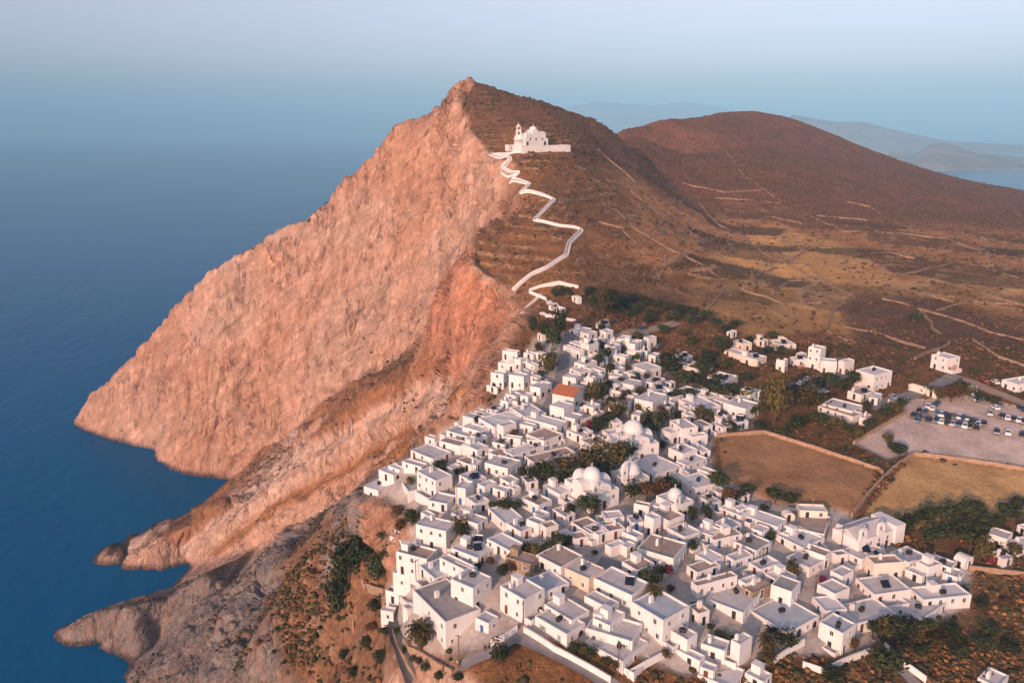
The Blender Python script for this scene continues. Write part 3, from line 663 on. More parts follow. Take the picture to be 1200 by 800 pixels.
# ------------------------------------------------------------------ village: where the blocks stand
# window of the photo (x, y, enlargement), then blocks: left, near and right roof corner, foot of the near corner, roof kind, options
# '+' joins the block to the house before it; w=cream/stone/peach wall, J=joinery, S=stairs, A=arch, T=tank, P=solar, C=chimney, G=gable, B=barrel
VILLAGE = """
W 440 640 8
195,55 480,120 580,60 330 b T
165,240 325,290 350,265 420 w +
410,215 555,300 760,250 400 l C
705,335 915,395 1085,330 640 g AC
350,490 655,710 985,660 990 d SCJr
258,548 300,590 355,560 700 g +
95,412 215,440 262,410 560 b
48,605 165,615 190,580 720 w +
455,450 690,585 770,535 650 b
600,105 880,240 955,210 290 g
W 430 600 4
395,180 520,215 600,190 240 w
447,125 515,162 562,115 200 w +
W 570 640 8
130,405 355,500 545,440 740 g ACJr
385,315 548,425 775,345 530 l Jk
470,115 700,195 905,130 330 b CJk
735,195 960,300 1105,195 440 g +pT
180,100 420,165 500,110 290 b s
W 570 700 8
460,190 755,345 925,275 485 g JgA
545,95 800,215 965,185 330 g +JgC
W 680 600 4
22,625 200,700 318,640 768 g
25,548 245,605 300,560 680 g +JgC
60,500 140,530 210,475 560 w +
W 700 640 8
-35,310 325,460 490,390 620 g Jr
-120,470 105,580 200,540 660 g +
232,180 375,225 535,188 350 b Jk
372,60 715,115 905,75 270 b C
838,220 940,245 1155,185 340 b Jk
885,345 935,370 1315,270 500 b +C
320,575 620,695 865,650 950 l C
W 700 700 8
620,430 960,590 1010,565 720 w
690,320 845,395 940,355 560 g +T
965,650 1090,690 1130,665 760 w
W 830 700 8
-65,435 155,500 215,465 640 g C
215,410 300,440 415,375 690 g +Jb
345,690 520,790 600,690 860 w
-100,740 230,850 350,760 930 w
395,180 745,330 1045,245 440 l JbAT
W 830 640 8
-20,520 330,620 510,505 690 g T
590,375 785,425 885,385 600 d Jk
530,265 680,335 830,290 400 w
380,165 490,215 680,155 270 w
315,375 420,430 590,350 450 b s
290,320 350,350 490,300 365 w
-120,90 30,150 150,110 200 w
W 810 560 8
395,610 610,680 755,640 790 d JrC
175,440 325,500 475,430 560 g C
35,500 200,540 320,500 600 w +
130,565 215,580 480,530 650 b Jb
480,340 810,455 900,390 520 w Jb
815,440 1245,525 1330,430 595 b Jb
265,285 470,350 600,300 400 w
390,250 450,300 540,260 330 w
850,262 880,330 975,310 350 w cB
1008,285 1022,300 1280,330 385 w c
795,560 1050,650 1250,610 700 w T
W 900 600 4
85,225 195,260 290,235 305 g T
165,170 270,205 297,185 270 b +JgC
293,275 350,300 403,275 365 g Jb
412,345 500,385 672,375 440 g PJr
660,360 730,410 955,388 465 w CT
590,470 725,500 843,478 550 g TJb
985,785 1080,820 1130,795 870 w
W 930 690 8
175,75 300,205 500,185 290 w JbA
225,-20 390,45 530,20 180 g +Jr
245,325 465,415 590,375 640 l T
390,245 600,320 970,265 400 g C
W 1050 600 8
90,540 250,600 310,590 690 w
190,460 310,515 432,485 680 g +Jk
440,580 580,610 638,575 715 g Jb
300,455 520,520 590,500 580 g T
545,410 650,440 735,420 560 w B
890,380 1010,440 1105,430 520 w JrC
855,205 1040,250 1130,235 380 g Jk
1060,270 1180,320 1300,280 390 w Jk
1140,110 1230,160 1320,140 210 w Jk
W 940 600 8
600,450 680,480 950,470 660 b cC
575,380 690,435 820,410 490 g
375,375 560,440 775,370 500 g
300,200 395,215 458,185 320 w GJkC
815,375 1000,470 1165,395 540 l C
270,375 330,405 435,390 520 b
W 680 560 8
505,235 645,265 660,240 390 b
645,245 760,275 832,235 330 w +Jb
660,335 830,400 978,375 530 b
195,340 240,375 412,365 440 w Jb
175,480 240,505 422,470 600 b Jr
235,610 290,650 420,600 690 w +Jb
375,620 440,650 520,610 720 w
30,430 170,530 270,460 565 w T
910,40 1080,90 1290,70 200 w JkT
W 550 560 8
930,540 990,570 1115,550 650 b Jr
950,410 1130,520 1290,470 560 b
345,425 480,500 600,460 600 l Jr
535,385 650,430 720,400 570 g JrT
660,440 720,465 835,440 590 b Jr
835,500 900,530 935,515 600 w
490,195 650,255 775,225 370 b Jb
175,285 330,420 510,375 480 w
165,560 380,680 520,600 700 w
-30,180 60,240 185,205 350 w Jk
690,70 850,150 960,120 250 w Jb
790,10 900,70 1045,50 150 g +T
480,10 545,40 645,35 110 d
370,80 420,100 480,85 170 w Jb
220,100 330,125 390,120 190 w
780,300 900,360 990,345 405 g
960,130 1090,175 1130,150 250 b
W 420 550 8
548,50 725,105 878,95 285 g JkC
50,175 185,195 345,120 310 w Jk
348,180 470,205 640,210 320 g Jk
650,300 830,320 925,280 410 g Jk
585,400 660,440 720,420 500 w +
540,520 820,575 910,515 790 g JkC
295,640 400,665 495,635 740 w Jk
870,410 960,440 1050,400 480 g
930,460 1120,510 1210,480 600 g Jk
W 420 475 8
190,620 330,650 480,600 740 w
622,290 715,310 755,295 380 w Jk
760,330 960,380 1030,340 470 b Jk
960,370 1120,415 1190,385 500 l +Jk
490,430 700,500 870,450 540 g
410,520 590,575 650,540 660 g Jk
280,555 385,600 400,580 640 w +
825,235 1030,290 1140,240 335 l
975,205 1120,235 1200,220 320 w
830,570 880,590 960,555 660 w
920,510 1060,560 1160,525 640 b Jk
945,670 1075,715 1200,690 760 w T
W 550 475 8
112,95 325,145 400,120 220 w A
75,170 235,200 540,150 300 w Jb
-20,210 95,245 235,215 320 w Jb
530,120 820,195 920,170 285 w Jb
380,50 520,105 720,90 140 g
910,230 1060,285 1160,240 340 g T
320,430 410,465 900,320 515 w Jb
530,270 700,330 880,270 370 b
315,280 480,310 500,270 350 w T
215,345 330,365 385,345 430 b Jk
490,310 540,320 700,330 370 w
145,545 360,590 485,540 700 g JrT
515,490 600,530 1000,440 600 b JkT
-60,370 75,415 182,390 510 l Jk
180,460 300,480 410,455 520 b
1040,370 1100,400 1200,360 440 w
0,530 60,560 115,510 640 g Jk
W 680 475 8
205,230 300,290 560,240 330 w
840,170 960,215 1105,215 370 g JbC
755,225 850,260 930,250 370 w +JbA
1010,270 1050,290 1195,270 400 g Jb
830,410 960,450 1100,420 570 g Jk
900,520 1010,560 1190,490 615 w +Jk
455,575 700,650 945,600 710 w T
940,620 970,640 1010,625 690 w
-10,210 60,250 120,235 330 w T
0,320 100,370 270,330 420 b T
240,380 270,400 355,350 520 w
W 560 390 8
230,150 370,180 400,140 270 w Jk
190,270 345,290 365,260 370 w Jk
120,370 240,385 275,365 530 w Jk
290,390 430,410 480,395 540 w Jk
345,235 400,250 430,230 360 g A
430,170 520,200 560,165 260 w
420,260 530,300 560,290 370 g
540,180 680,210 710,195 270 w Jk
490,500 585,515 690,470 620 g A
520,450 610,465 665,440 510 w +
440,380 560,420 600,390 480 l
80,490 180,510 230,500 545 w
700,575 900,605 1010,560 720 t GJk
795,410 920,425 985,410 520 w Jk
860,340 960,370 1080,350 440 w
905,270 1000,300 1120,260 380 w Jk
800,110 960,170 985,150 260 w Jk
960,100 1040,110 1130,95 230 l Jk
1015,400 1080,420 1110,400 520 w
W 590 325 8
745,510 800,530 880,500 600 w Jk
865,430 965,440 995,428 500 w +Jk
900,500 960,510 1030,500 590 l Jb
615,490 740,510 830,480 570 w
425,250 540,290 580,265 345 w A
640,165 695,188 712,180 228 w Jk
150,370 250,395 285,370 440 w Jk
320,515 360,535 385,525 590 w
W 690 390 8
150,110 250,130 305,105 225 w A
180,335 275,350 340,330 430 w
235,280 300,295 345,280 345 w +Jk
385,60 490,80 510,50 190 w
515,40 560,50 635,35 150 l
365,165 480,185 505,170 270 w A
385,330 530,350 680,345 440 w Jk
295,465 420,490 500,450 600 g Jk
505,450 600,470 720,430 540 w Jk
550,520 640,545 740,505 600 w +
720,455 770,470 812,455 520 w Jk
185,645 370,665 430,630 770 b
430,630 600,650 735,600 790 g Jr
815,520 960,570 1062,520 640 w Jk
785,215 880,235 975,215 290 g
W 680 460 4
460,60 560,78 660,85 130 w Jk
670,50 775,75 838,55 140 g JkC
W 820 385 8
75,455 255,490 360,450 590 g JkC
315,120 400,140 490,140 220 w c
230,200 360,240 450,235 280 w c
360,255 540,290 630,275 370 w cJk
505,90 600,115 645,95 160 w c
640,125 740,150 905,155 205 w cJk
255,20 300,35 350,15 80 w
720,285 800,300 830,280 420 w
835,280 900,290 1015,290 370 w JkS
905,225 960,240 1005,230 290 w +
500,580 560,590 580,575 640 w
W 940 395 8
62,95 175,110 240,105 320 w Jk
175,220 330,230 345,215 350 w JrA
345,225 400,230 492,215 360 w JrT
505,325 680,355 848,340 520 w CJk
185,600 470,690 570,600 720 g T
150,640 480,745 575,700 800 b +
545,740 600,760 660,720 800 b
430,490 560,540 690,480 560 b
630,570 710,575 760,550 620 w Jk
W 1020 440 6.667
300,65 520,125 540,110 172 w cA
W 820 360 3.16
860,175 920,190 965,185 245 w JkS
1120,265 1180,285 1260,270 322 w Jk
992,297 1015,300 1030,297 318 w
"""
LANDMARKS = [(500,740,"by the palm garden wall"),(610,735,"on the corner of the lower lane"),(690,765,"along the lower lane"),(760,700,"around the palm courtyard"),
             (830,770,"above the dry vacant plot"),(900,700,"by the long blue-grey roof"),(960,750,"beside the vacant plot trees"),(1010,660,"below the little gabled chapel"),
             (1090,660,"at the field end of the village"),(1170,640,"beside the bougainvillea tree"),(930,620,"along the brown field"),(800,600,"round the small domed chapel"),
             (715,590,"below the twin-domed church"),(755,530,"around the large domed church"),(670,600,"south of the square trees"),(620,600,"in the middle terraces"),
             (560,600,"in the western lanes"),(480,610,"on the brow above the ravine"),(450,580,"at the cliff-edge corner"),(530,530,"along the cliff brow"),
             (600,510,"in the old fortress rows"),(660,520,"next to the square trees"),(800,540,"beside the hotel terrace"),(600,440,"on the upper cliff edge"),
             (665,460,"beside the red-roofed house"),(690,420,"up the main street"),(640,375,"below the zigzag path"),(740,430,"on the upper slope"),(760,460,"in the upper gardens"),
             (830,480,"by the eucalyptus trees"),(790,415,"under the dirt track"),(870,410,"in the hillside hamlet"),(950,420,"along the bus road"),(1000,440,"over the car park road"),
             (980,485,"above the parking ground"),(1070,455,"at the car park entrance"),(1110,425,"out on the plain"),(1180,450,"out on the plain"),(850,445,"among the hillside gardens")]
def parse():
    ox = oy = 0.0; sc_ = 1.0
    for ln in VILLAGE.strip().split("\n"):
        p = ln.split()
        if p[0] == 'W': ox, oy, sc_ = float(p[1]), float(p[2]), float(p[3]); continue
        pts = [tuple(float(c) for c in q.split(",")) for q in p[:3]]
        pts = [(ox + a / sc_, oy + b / sc_) for a, b in pts]
        yield pts, oy + float(p[3]) / sc_, p[4], (p[5] if len(p) > 5 else "")

def footprint(pts, vb, given=None):
    (lu, lv), (cu, cv), (ru, rv) = pts
    g = hit(cu, vb)
    if g is None: return None
    if given is not None and abs(g[2] - given) > 6: pass
    # roof height at the near corner: same horizontal place as the foot, seen at cv
    dist = math.hypot(g[0], g[1]); d_ = ray(cu, cv); t = dist / math.hypot(d_[0], d_[1]); zr = CAM_Z + d_[2] * t
    h = min(max(zr - g[2], 2.6), 9.5); zr = g[2] + h
    Cc = at_z(cu, cv, zr); Lc = at_z(lu, lv, zr); Rc = at_z(ru, rv, zr)
    vl, vr = (Lc - Cc)[:2], (Rc - Cc)[:2]; a, b = np.linalg.norm(vr), np.linalg.norm(vl)
    ang_r = math.atan2(vr[1], vr[0]); ang_l = math.atan2(vl[1], vl[0]) - math.pi / 2
    # one right angle from two measured sides, the longer one trusted more
    dx = a * a * math.cos(ang_r) + b * b * math.cos(ang_l); dy = a * a * math.sin(ang_r) + b * b * math.sin(ang_l)
    yaw = math.atan2(dy, dx)
    yaw = min(max(yaw, R(-5)), R(75))
    # lengths that keep the outer corners where they are seen
    def fit(u_t, v_t, dirx, diry, lo):
        best = lo
        for s in np.arange(lo, 34, 0.1):
            uu, _ = project((Cc[0] + dirx * s, Cc[1] + diry * s, zr)); best = s
            if (dirx > 0 and uu >= u_t) or (dirx <= 0 and uu <= u_t): break
        return best
    a2 = fit(ru, rv, math.cos(yaw), math.sin(yaw), 1.6); b2 = fit(lu, lv, -math.sin(yaw), math.cos(yaw), 1.6)
    a2 = min(a2, max(a * 1.6, 4)); b2 = min(b2, max(b * 1.6, 4))
    return Cc[:2], g[2], h, yaw, max(a2, 2.2), max(b2, 2.2)

def put_openings(root, a, b, h, key, near_, r_, arch=False, first=True):
    """doors and windows on the two walls that face the lanes, spaced along each storey; each one is a part of the house"""
    cnt = [0, 0]
    storeys = max(1, int((h + 0.6) / 3.0)); sh = h / storeys if storeys > 1 else min(h, 3.2)
    for wall, ln in (('r', a), ('l', b)):
        if ln < 2.4: continue
        for s in range(storeys):
            n_ = max(1, int(ln / r_.uniform(2.3, 3.4)));
            if ln > 12: n_ = int(ln / 2.6)
            door_at = r_.randrange(n_) if s == 0 and first else -1
            for i in range(n_):
                pos_ = ln * (i + 0.5) / n_ + r_.uniform(-.25, .25)
                if i != door_at and r_.random() < 0.22: continue
                zb = s * sh
                x, y, rz = (pos_, 0, 0) if wall == 'r' else (0, pos_, -math.pi / 2)
                if i == door_at:
                    if arch and wall == 'r':
                        new_obj("arch_opening", ARCH, root, (x, y, zb), rz); continue
                    d_ = new_obj("door", LEAF[key], root, (x, y, zb + .08), rz); cnt[1] += 1
                    if near_: new_obj("door_frame", DOORF, d_)
                elif arch and s == 0 and r_.random() < .5: new_obj("arch_opening", ARCH, root, (x, y, zb), rz, (.9, 1, .9))
                else:
                    sc_ = r_.uniform(.85, 1.1)
                    f_ = new_obj("window", WIN[(key, 1 if key in 'bg' and r_.random() < .6 else 0)], root, (x, y, zb + min(sh - 1.55, r_.uniform(.95, 1.25))), rz, (sc_, 1, sc_)); cnt[0] += 1
                    new_obj("pane", PANE, f_)
    return cnt

def gable(V, F, FM, a, b, h, rise, over=0.25):
    """roof with its ridge along y (left wall), FM 0 = gable wall, 1 = covering"""
    k0 = len(V); V += [(0, 0, h), (a, 0, h), (a / 2, 0, h + rise), (0, b, h), (a, b, h), (a / 2, b, h + rise)]
    F += [(k0, k0 + 1, k0 + 2), (k0 + 4, k0 + 3, k0 + 5)]; FM += [0, 0]

KEEP_OUT = [(752,535,9.5),(708,590,9.5),(748,576,7),(802,605,6),(1033,640,11),(690,560,12),(712,553,9),(663,558,8),(640,560,7),(728,547,6),(705,568,7),(676,566,7),(743,586,5),(758,585,5),(773,583,5),(788,580,5),(686,606,5),
            (493,760,7),(766,703,4),(757,688,5),(899,765,4),(899,780,4),(922,756,5),(629,653,5),(654,643,5),(592,598,5),(642,443,5),(652,392,7),(648,410,6),(698,470,5),(722,489,5),(765,508,7),(778,498,5),(543,631,5),(514,557,5),
            (655,450,4),(640,480,4),(907,490,9),(782,437,7),(800,453,7),(588,675,6),(716,668,6),(783,525,4)]
def exec_infill():
    """small white outhouses and rooms that close the gaps between the measured blocks"""
    r_ = random.Random(21); FP = [(f[0], f[3], f[4], f[5]) for _, f, _, _ in SPECS if f is not None]
    ko = [(hit(u, v), rr) for u, v, rr in KEEP_OUT]
    def corners(c, yaw, a, b, g=0.0): 
        ca, sa_ = math.cos(yaw), math.sin(yaw); return [(c[0] + x * ca - y * sa_, c[1] + x * sa_ + y * ca) for x, y in ((-g, -g), (a + g, -g), (a + g, b + g), (-g, b + g), (a / 2, b / 2), (a / 2, -g), (-g, b / 2), (a / 2, b + g), (a + g, b / 2))]
    def within(p, f):
        dx, dy = p[0] - f[0][0], p[1] - f[0][1]; ca, sa_ = math.cos(f[1]), math.sin(f[1]); x, y = dx * ca + dy * sa_, -dx * sa_ + dy * ca
        return -.25 < x < f[2] + .25 and -.25 < y < f[3] + .25
    FA = np.array([(f[0][0], f[0][1], math.cos(f[1]), math.sin(f[1]), f[2], f[3]) for f in FP]); KA = np.array([(k[0], k[1], rr) for k, rr in ko])
    def clash(cs):
        P_ = np.array(cs)[:, None, :]; dx, dy = P_[..., 0] - FA[:, 0], P_[..., 1] - FA[:, 1]; x, y = dx * FA[:, 2] + dy * FA[:, 3], -dx * FA[:, 3] + dy * FA[:, 2]
        return ((x > -.2) & (x < FA[:, 4] + .2) & (y > -.2) & (y < FA[:, 5] + .2)).any() or (np.hypot(P_[..., 0] - KA[:, 0], P_[..., 1] - KA[:, 1]) < KA[:, 2]).any()
    FC = {}
    lo, hi_ = P_VILLAGE.min(0), P_VILLAGE.max(0); made = 0
    for _ in range(14000):
        if made >= 170: break
        x, y = r_.uniform(lo[0], hi_[0]), r_.uniform(lo[1], hi_[1])
        if not inside(np.array([x]), np.array([y]), P_VILLAGE)[0]: continue
        nb = min(FP, key=lambda f: (f[0][0] - x) ** 2 + (f[0][1] - y) ** 2); yaw = nb[1] + r_.gauss(0, .05); a, b = r_.uniform(2.8, 6.5), r_.uniform(2.8, 6.0)
        if (nb[0][0] - x) ** 2 + (nb[0][1] - y) ** 2 > 260: continue
        cs = corners((x, y), yaw, a, b, .35)
        if clash(cs): continue
        nbs = [f for f in FP if (f[0][0] - x) ** 2 + (f[0][1] - y) ** 2 < 900]
        if any(within(p, ((x, y), yaw, a, b)) for f in nbs for p in corners(*f)): continue
        ca_ = np.array(cs)
        if not inside(ca_[:, 0], ca_[:, 1], P_VILLAGE).all() or line_dist_pt(x, y) < 4.5: continue
        z = float(min(ground(np.array([p[0] for p in cs]), np.array([p[1] for p in cs])))); h = r_.choice((2.7, 2.9, 3.1, 3.3, 3.3, 5.2)); u, v = project((x, y, z + h))
        SPECS.append(([(u, v), (u, v), (u, v)], (np.array((x, y)), z, h, yaw, a, b), r_.choice('wwwwgglb'), 'J' + r_.choice('kkbbr') + ('C' if r_.random() < .2 else ''))); FP.append((np.array((x, y)), yaw, a, b)); FA = np.vstack([FA, (x, y, math.cos(yaw), math.sin(yaw), a, b)]); made += 1
    print("infill", made); globals()["FA_ALL"] = FA; globals()["KO_ALL"] = KA
def line_dist_pt(x, y):
    best = 1e9
    for rd in ROADS:
        ps = ROADPTS[id(rd)]
        for p, q in zip(ps[:-1], ps[1:]):
            d_ = q[:2] - p[:2]; t = np.clip(np.dot((x, y) - p[:2], d_) / (np.dot(d_, d_) + 1e-9), 0, 1); best = min(best, np.linalg.norm((x, y) - p[:2] - t * d_))
    return best
ROADPTS = {id(rd): [hit(u, v) for u, v in rd[1]] for rd in ROADS}
NUM = {1: 'one', 2: 'two', 3: 'three', 4: 'four', 5: 'five', 6: 'six', 7: 'seven', 8: 'eight', 9: 'nine', 10: 'ten'}
HOUSES = []; root = None
SPECS = [(pts, footprint(pts, vb), roof, opt) for pts, vb, roof, opt in parse()]
exec_infill()
for bi, (pts, fp, roof, opt) in enumerate(SPECS):
    if fp is None: print("no ground for block", bi); continue
    c2, gz, h, yaw, a, b = fp
    r_ = random.Random(bi * 13 + 5); joined = '+' in opt and root is not None
    wk = 'w'
    for ch in 'csp':
        if ch in opt.replace('J' + ch, ''): wk = ch
    key = opt[opt.index('J') + 1] if 'J' in opt else ('k' if r_.random() < .75 else 'r')
    dist = math.hypot(c2[0], c2[1]); near_ = dist < 215
    if joined:
        host = new_obj("upper_block" if h > 0 else "block", None, root) if False else root
        pr = root; rl = Vector((c2[0], c2[1], 0)) - Vector((root.location.x, root.location.y, 0)); ca, sa_ = math.cos(-root.rotation_euler.z), math.sin(-root.rotation_euler.z)
        off = (rl.x * ca - rl.y * sa_, rl.x * sa_ + rl.y * ca, gz - root.location.z); ryaw = yaw - root.rotation_euler.z
    else:
        root = new_obj("house", None, None, (c2[0], c2[1], gz), yaw); root.empty_display_size = 1; off = (0, 0, 0); ryaw = 0
        info = dict(root=root, roof=roof, wall=wk, key=key, h=h, a=a, b=b, uv=pts[1], extras=[], win=0, door=0, blocks=1); HOUSES.append(info)
    par = 0.30 + 0.25 * r_.random()
    jit = lambda: r_.uniform(-.05, .05)
    if 'G' in opt:                                             # pitched roof
        V, F = shell(a, b, h, 0.02, jit=None); FM = [0] * len(F); rise = min(2.2, a * 0.28)
        V += [(0, 0, h), (a, 0, h), (a / 2, 0, h + rise), (0, b, h), (a, b, h), (a / 2, b, h + rise)]; k0 = len(V) - 6
        F += [(k0, k0 + 1, k0 + 2), (k0 + 4, k0 + 3, k0 + 5)]; FM += [0, 0]
        wo = new_obj("wall", mesh_from("wall", V, F, [WALLS[wk]], FM), root, off, ryaw)
        e_ = .22; V, F = [], []
        for s in (0, 1):
            x0, x1 = (-e_, a / 2) if s == 0 else (a + e_, a / 2); z0_ = h - e_ * rise / (a / 2)
            k0 = len(V); V += [(x0, -e_, z0_ + .03), (x1, -e_, h + rise + .03), (x1, b + e_, h + rise + .03), (x0, b + e_, z0_ + .03)]
            V += [(x, y, z + .14) for x, y, z in V[k0:k0 + 4]]
            F += [tuple(k0 + i for i in q) for q in ((3, 2, 1, 0), (4, 5, 6, 7), (0, 1, 5, 4), (1, 2, 6, 5), (2, 3, 7, 6), (3, 0, 4, 7))]
        new_obj("roof", mesh_from("roof", V, F, [ROOFS[roof]]), wo)
    elif 'B' in opt:                                           # barrel vault
        V, F = shell(a, b, h * .6, 0.02); new_obj("wall", mesh_from("wall", V, F, [WALLS[wk]]), root, off, ryaw)
        V, F = [], []; n_ = 12
        for y in (0, b):
            for i in range(n_ + 1):
                t = math.pi * i / n_; V.append((a / 2 - (a / 2) * math.cos(t), y, h * .6 + h * .4 * math.sin(t)))
        F = [(i, i + 1, n_ + 2 + i, n_ + 1 + i) for i in range(n_)] + [tuple(range(n_ + 1))[::-1], tuple(range(n_ + 1, 2 * n_ + 2))]
        new_obj("vault", mesh_from("vault", V, F, [WALLS[wk]]), root, off, ryaw)
    else:
        V, F = shell(a, b, h, par, jit=jit); nm = "wall" if not joined else "wall"
        wo = new_obj(nm, mesh_from("wall", V, F, [WALLS[wk]]), root, off, ryaw)
        t = .22; V = [(t, t, h - par), (a - t, t, h - par), (a - t, b - t, h - par + .06), (t, b - t, h - par + .06)]
        new_obj("roof", mesh_from("roof", V, [(0, 1, 2, 3)], [ROOFS[roof]]), wo)
    # openings ride on the wall's own frame
    hold = root
    if joined:
        hold = root
    before = set(root.children)
    cn = put_openings(root, a, b, h, key, near_, r_, 'A' in opt, not joined); info['win'] += cn[0]; info['door'] += cn[1]
    top = h - par
    if 'G' not in opt and 'B' not in opt:
        if 'C' in opt or r_.random() < .22:
            new_obj("chimney", CHIM[r_.randrange(2)], root, (a * r_.uniform(.2, .8), b * r_.uniform(.6, .85), top), r_.uniform(-.1, .1)); info['extras'].append('chimney')
        if ('T' in opt or r_.random() < .22) and a > 3 and b > 3:
            new_obj("water_tank", TANK, root, (a * r_.uniform(.35, .65), b * r_.uniform(.35, .65), top), r_.uniform(0, 3)); info['extras'].append('black tank')
        if ('P' in opt or r_.random() < .13) and a > 4 and b > 4:
            new_obj("solar_heater", SOLAR, root, (a * .5, b * .3, top), -ryaw - yaw + math.pi * .0 + r_.uniform(-.4, .4)); info['extras'].append('solar heater')
        if r_.random() < .28:
            new_obj("aerial", AERIAL, root, (a * r_.uniform(.15, .85), b * r_.uniform(.3, .9), top), r_.uniform(0, 3)); 
        if r_.random() < .22 and a > 3.5 and b > 3.5:
            new_obj("stair_head", boxmesh("stair_head", [(0, 0, 0, 1.7, 2.0, 1.9), (-.08, -.08, 1.9, 1.78, 2.08, 2.0)], [WALLS[wk]]), root, (a * r_.uniform(.3, .5), b - 2.4, top))
        if 'S' in opt:
            new_obj("staircase", stairs_mesh(min(a * .5, 4.5), min(3.0, h * .5)), root, (a * .08, -.02, 0), 0); info['extras'].append('outside stairs')
    if not joined and r_.random() < .5 and a > 3.5 and b > 3.5:
        hw_ = r_.uniform(.9, 1.7); ex_ = r_.uniform(1.6, 3.2); sd = r_.random() < .5; s0, s1 = (.05, r_.uniform(.5, .95))
        if sd: B_ = [(a * s0, -ex_, -2, a * s0 + .25, -.005, hw_), (a * s0 + .25, -ex_, -2, a * s1, -ex_ + .25, hw_), (a * s1, -ex_, -2, a * s1 + .25, -.005, hw_)]
        else: B_ = [(-ex_, b * s0, -2, -.005, b * s0 + .25, hw_), (-ex_, b * s0 + .25, -2, -ex_ + .25, b * s1, hw_), (-ex_, b * s1, -2, -.005, b * s1 + .25, hw_)]
        new_obj("courtyard_wall", boxmesh("courtyard_wall", B_, [WALLS[wk]]), root)
    if joined:
        info['blocks'] += 1; ca, sa_ = math.cos(ryaw), math.sin(ryaw)
        for o in set(root.children) - before:
            x, y, z = o.location; o.location = (off[0] + x * ca - y * sa_, off[1] + x * sa_ + y * ca, off[2] + z); o.rotation_euler.z += ryaw
NHOUSE = len(HOUSES)
# labels from what each house shows
def size_word(i):
    ar = i['a'] * i['b']; st = 'two-storey' if i['h'] > 5.0 else 'single-storey'
    if i['h'] <= 5.0 and max(i['a'], i['b']) > 2.6 * min(i['a'], i['b']): st = 'long low'
    elif ar < 22: st = 'tiny' if i['h'] < 5 else 'tower-like'
    return st
seen = {}
for i in HOUSES:
    wc = {'w': 'white', 'c': 'cream', 's': 'bare stone', 'p': 'peach'}[i['wall']]
    bits = [size_word(i), wc, 'house']
    if i['blocks'] > 1: bits[-1] = 'stepped house'
    ex = list(dict.fromkeys(i['extras']))[:2]
    place = min(LANDMARKS, key=lambda q: (q[0] - i['uv'][0]) ** 2 + 1.6 * (q[1] - i['uv'][1]) ** 2)[2]
    lab = " ".join(bits) + f", {ROOFNAME[i['roof']]} roof" + (f", {ex[0]}" if ex else f", {JOINNAME[i['key']]} openings") + " " + place
    i['label'] = lab; seen.setdefault(lab, []).append(i)
for lab, L in seen.items():
    if len(L) > 1:
        for i in L:
            i['label'] = lab.replace(" roof,", f" roof, {NUM.get(i['win'], 'many') if i['win'] else 'no'} window{'' if i['win'] == 1 else 's'},", 1)
for i in HOUSES: tag(i['root'], i['label'], "house", "flat-roofed village houses")
print("houses", NHOUSE, "objects", len(sc.objects), round(time.time() - T0, 1))

# ------------------------------------------------------------------ churches
M_BRONZE = mat("bell_bronze", (0.12, 0.09, 0.05), 0.4, metal=0.8)
WW = WALLS['w']
def dome_mesh(r, drum, n_=20, rings=8, name="dome", squash=1.0):
    V, F = [], []
    prof = [(r * 1.04, 0), (r * 1.04, drum), (r * 1.12, drum), (r * 1.12, drum + .12 * r)] + [(r * math.cos(t), drum + .12 * r + squash * r * math.sin(t)) for t in [math.pi / 2 * i / rings for i in range(rings)]]
    for pr, pz in prof:
        for i in range(n_): a_ = 2 * math.pi * i / n_; V.append((pr * math.cos(a_), pr * math.sin(a_), pz))
    for k in range(len(prof) - 1):
        F += [(k * n_ + i, k * n_ + (i + 1) % n_, (k + 1) * n_ + (i + 1) % n_, (k + 1) * n_ + i) for i in range(n_)]
    V.append((0, 0, drum + .12 * r + squash * r)); t = len(V) - 1; k = len(prof) - 1
    F += [(k * n_ + i, k * n_ + (i + 1) % n_, t) for i in range(n_)]
    return mesh_from(name, V, F, [WW], smooth=True)
def cross_mesh(s=1.0): return boxmesh("cross", [(-.06 * s, -.06 * s, 0, .06 * s, .06 * s, 1.2 * s), (-.35 * s, -.05 * s, .7 * s, .35 * s, .05 * s, .82 * s)], [WW])
CROSS = cross_mesh()
def vault_mesh(w_, l_, h0, rise, n_=12):
    """barrel vault along y, centred on x"""
    V, F = [], []
    for y in (0, l_):
        V.append((-w_ / 2, y, -.4)); 
        for i in range(n_ + 1): t = math.pi * i / n_; V.append((-w_ / 2 * math.cos(t), y, h0 + rise * math.sin(t)))
        V.append((w_ / 2, y, -.4))
    m_ = n_ + 3
    F = [(i, i + 1, m_ + i + 1, m_ + i) for i in range(m_ - 1)] + [tuple(range(m_))[::-1], tuple(range(m_, 2 * m_))]
    return mesh_from("vault", [(x, y, z) for x, y, z in V], [f[::-1] for f in F], [WW])
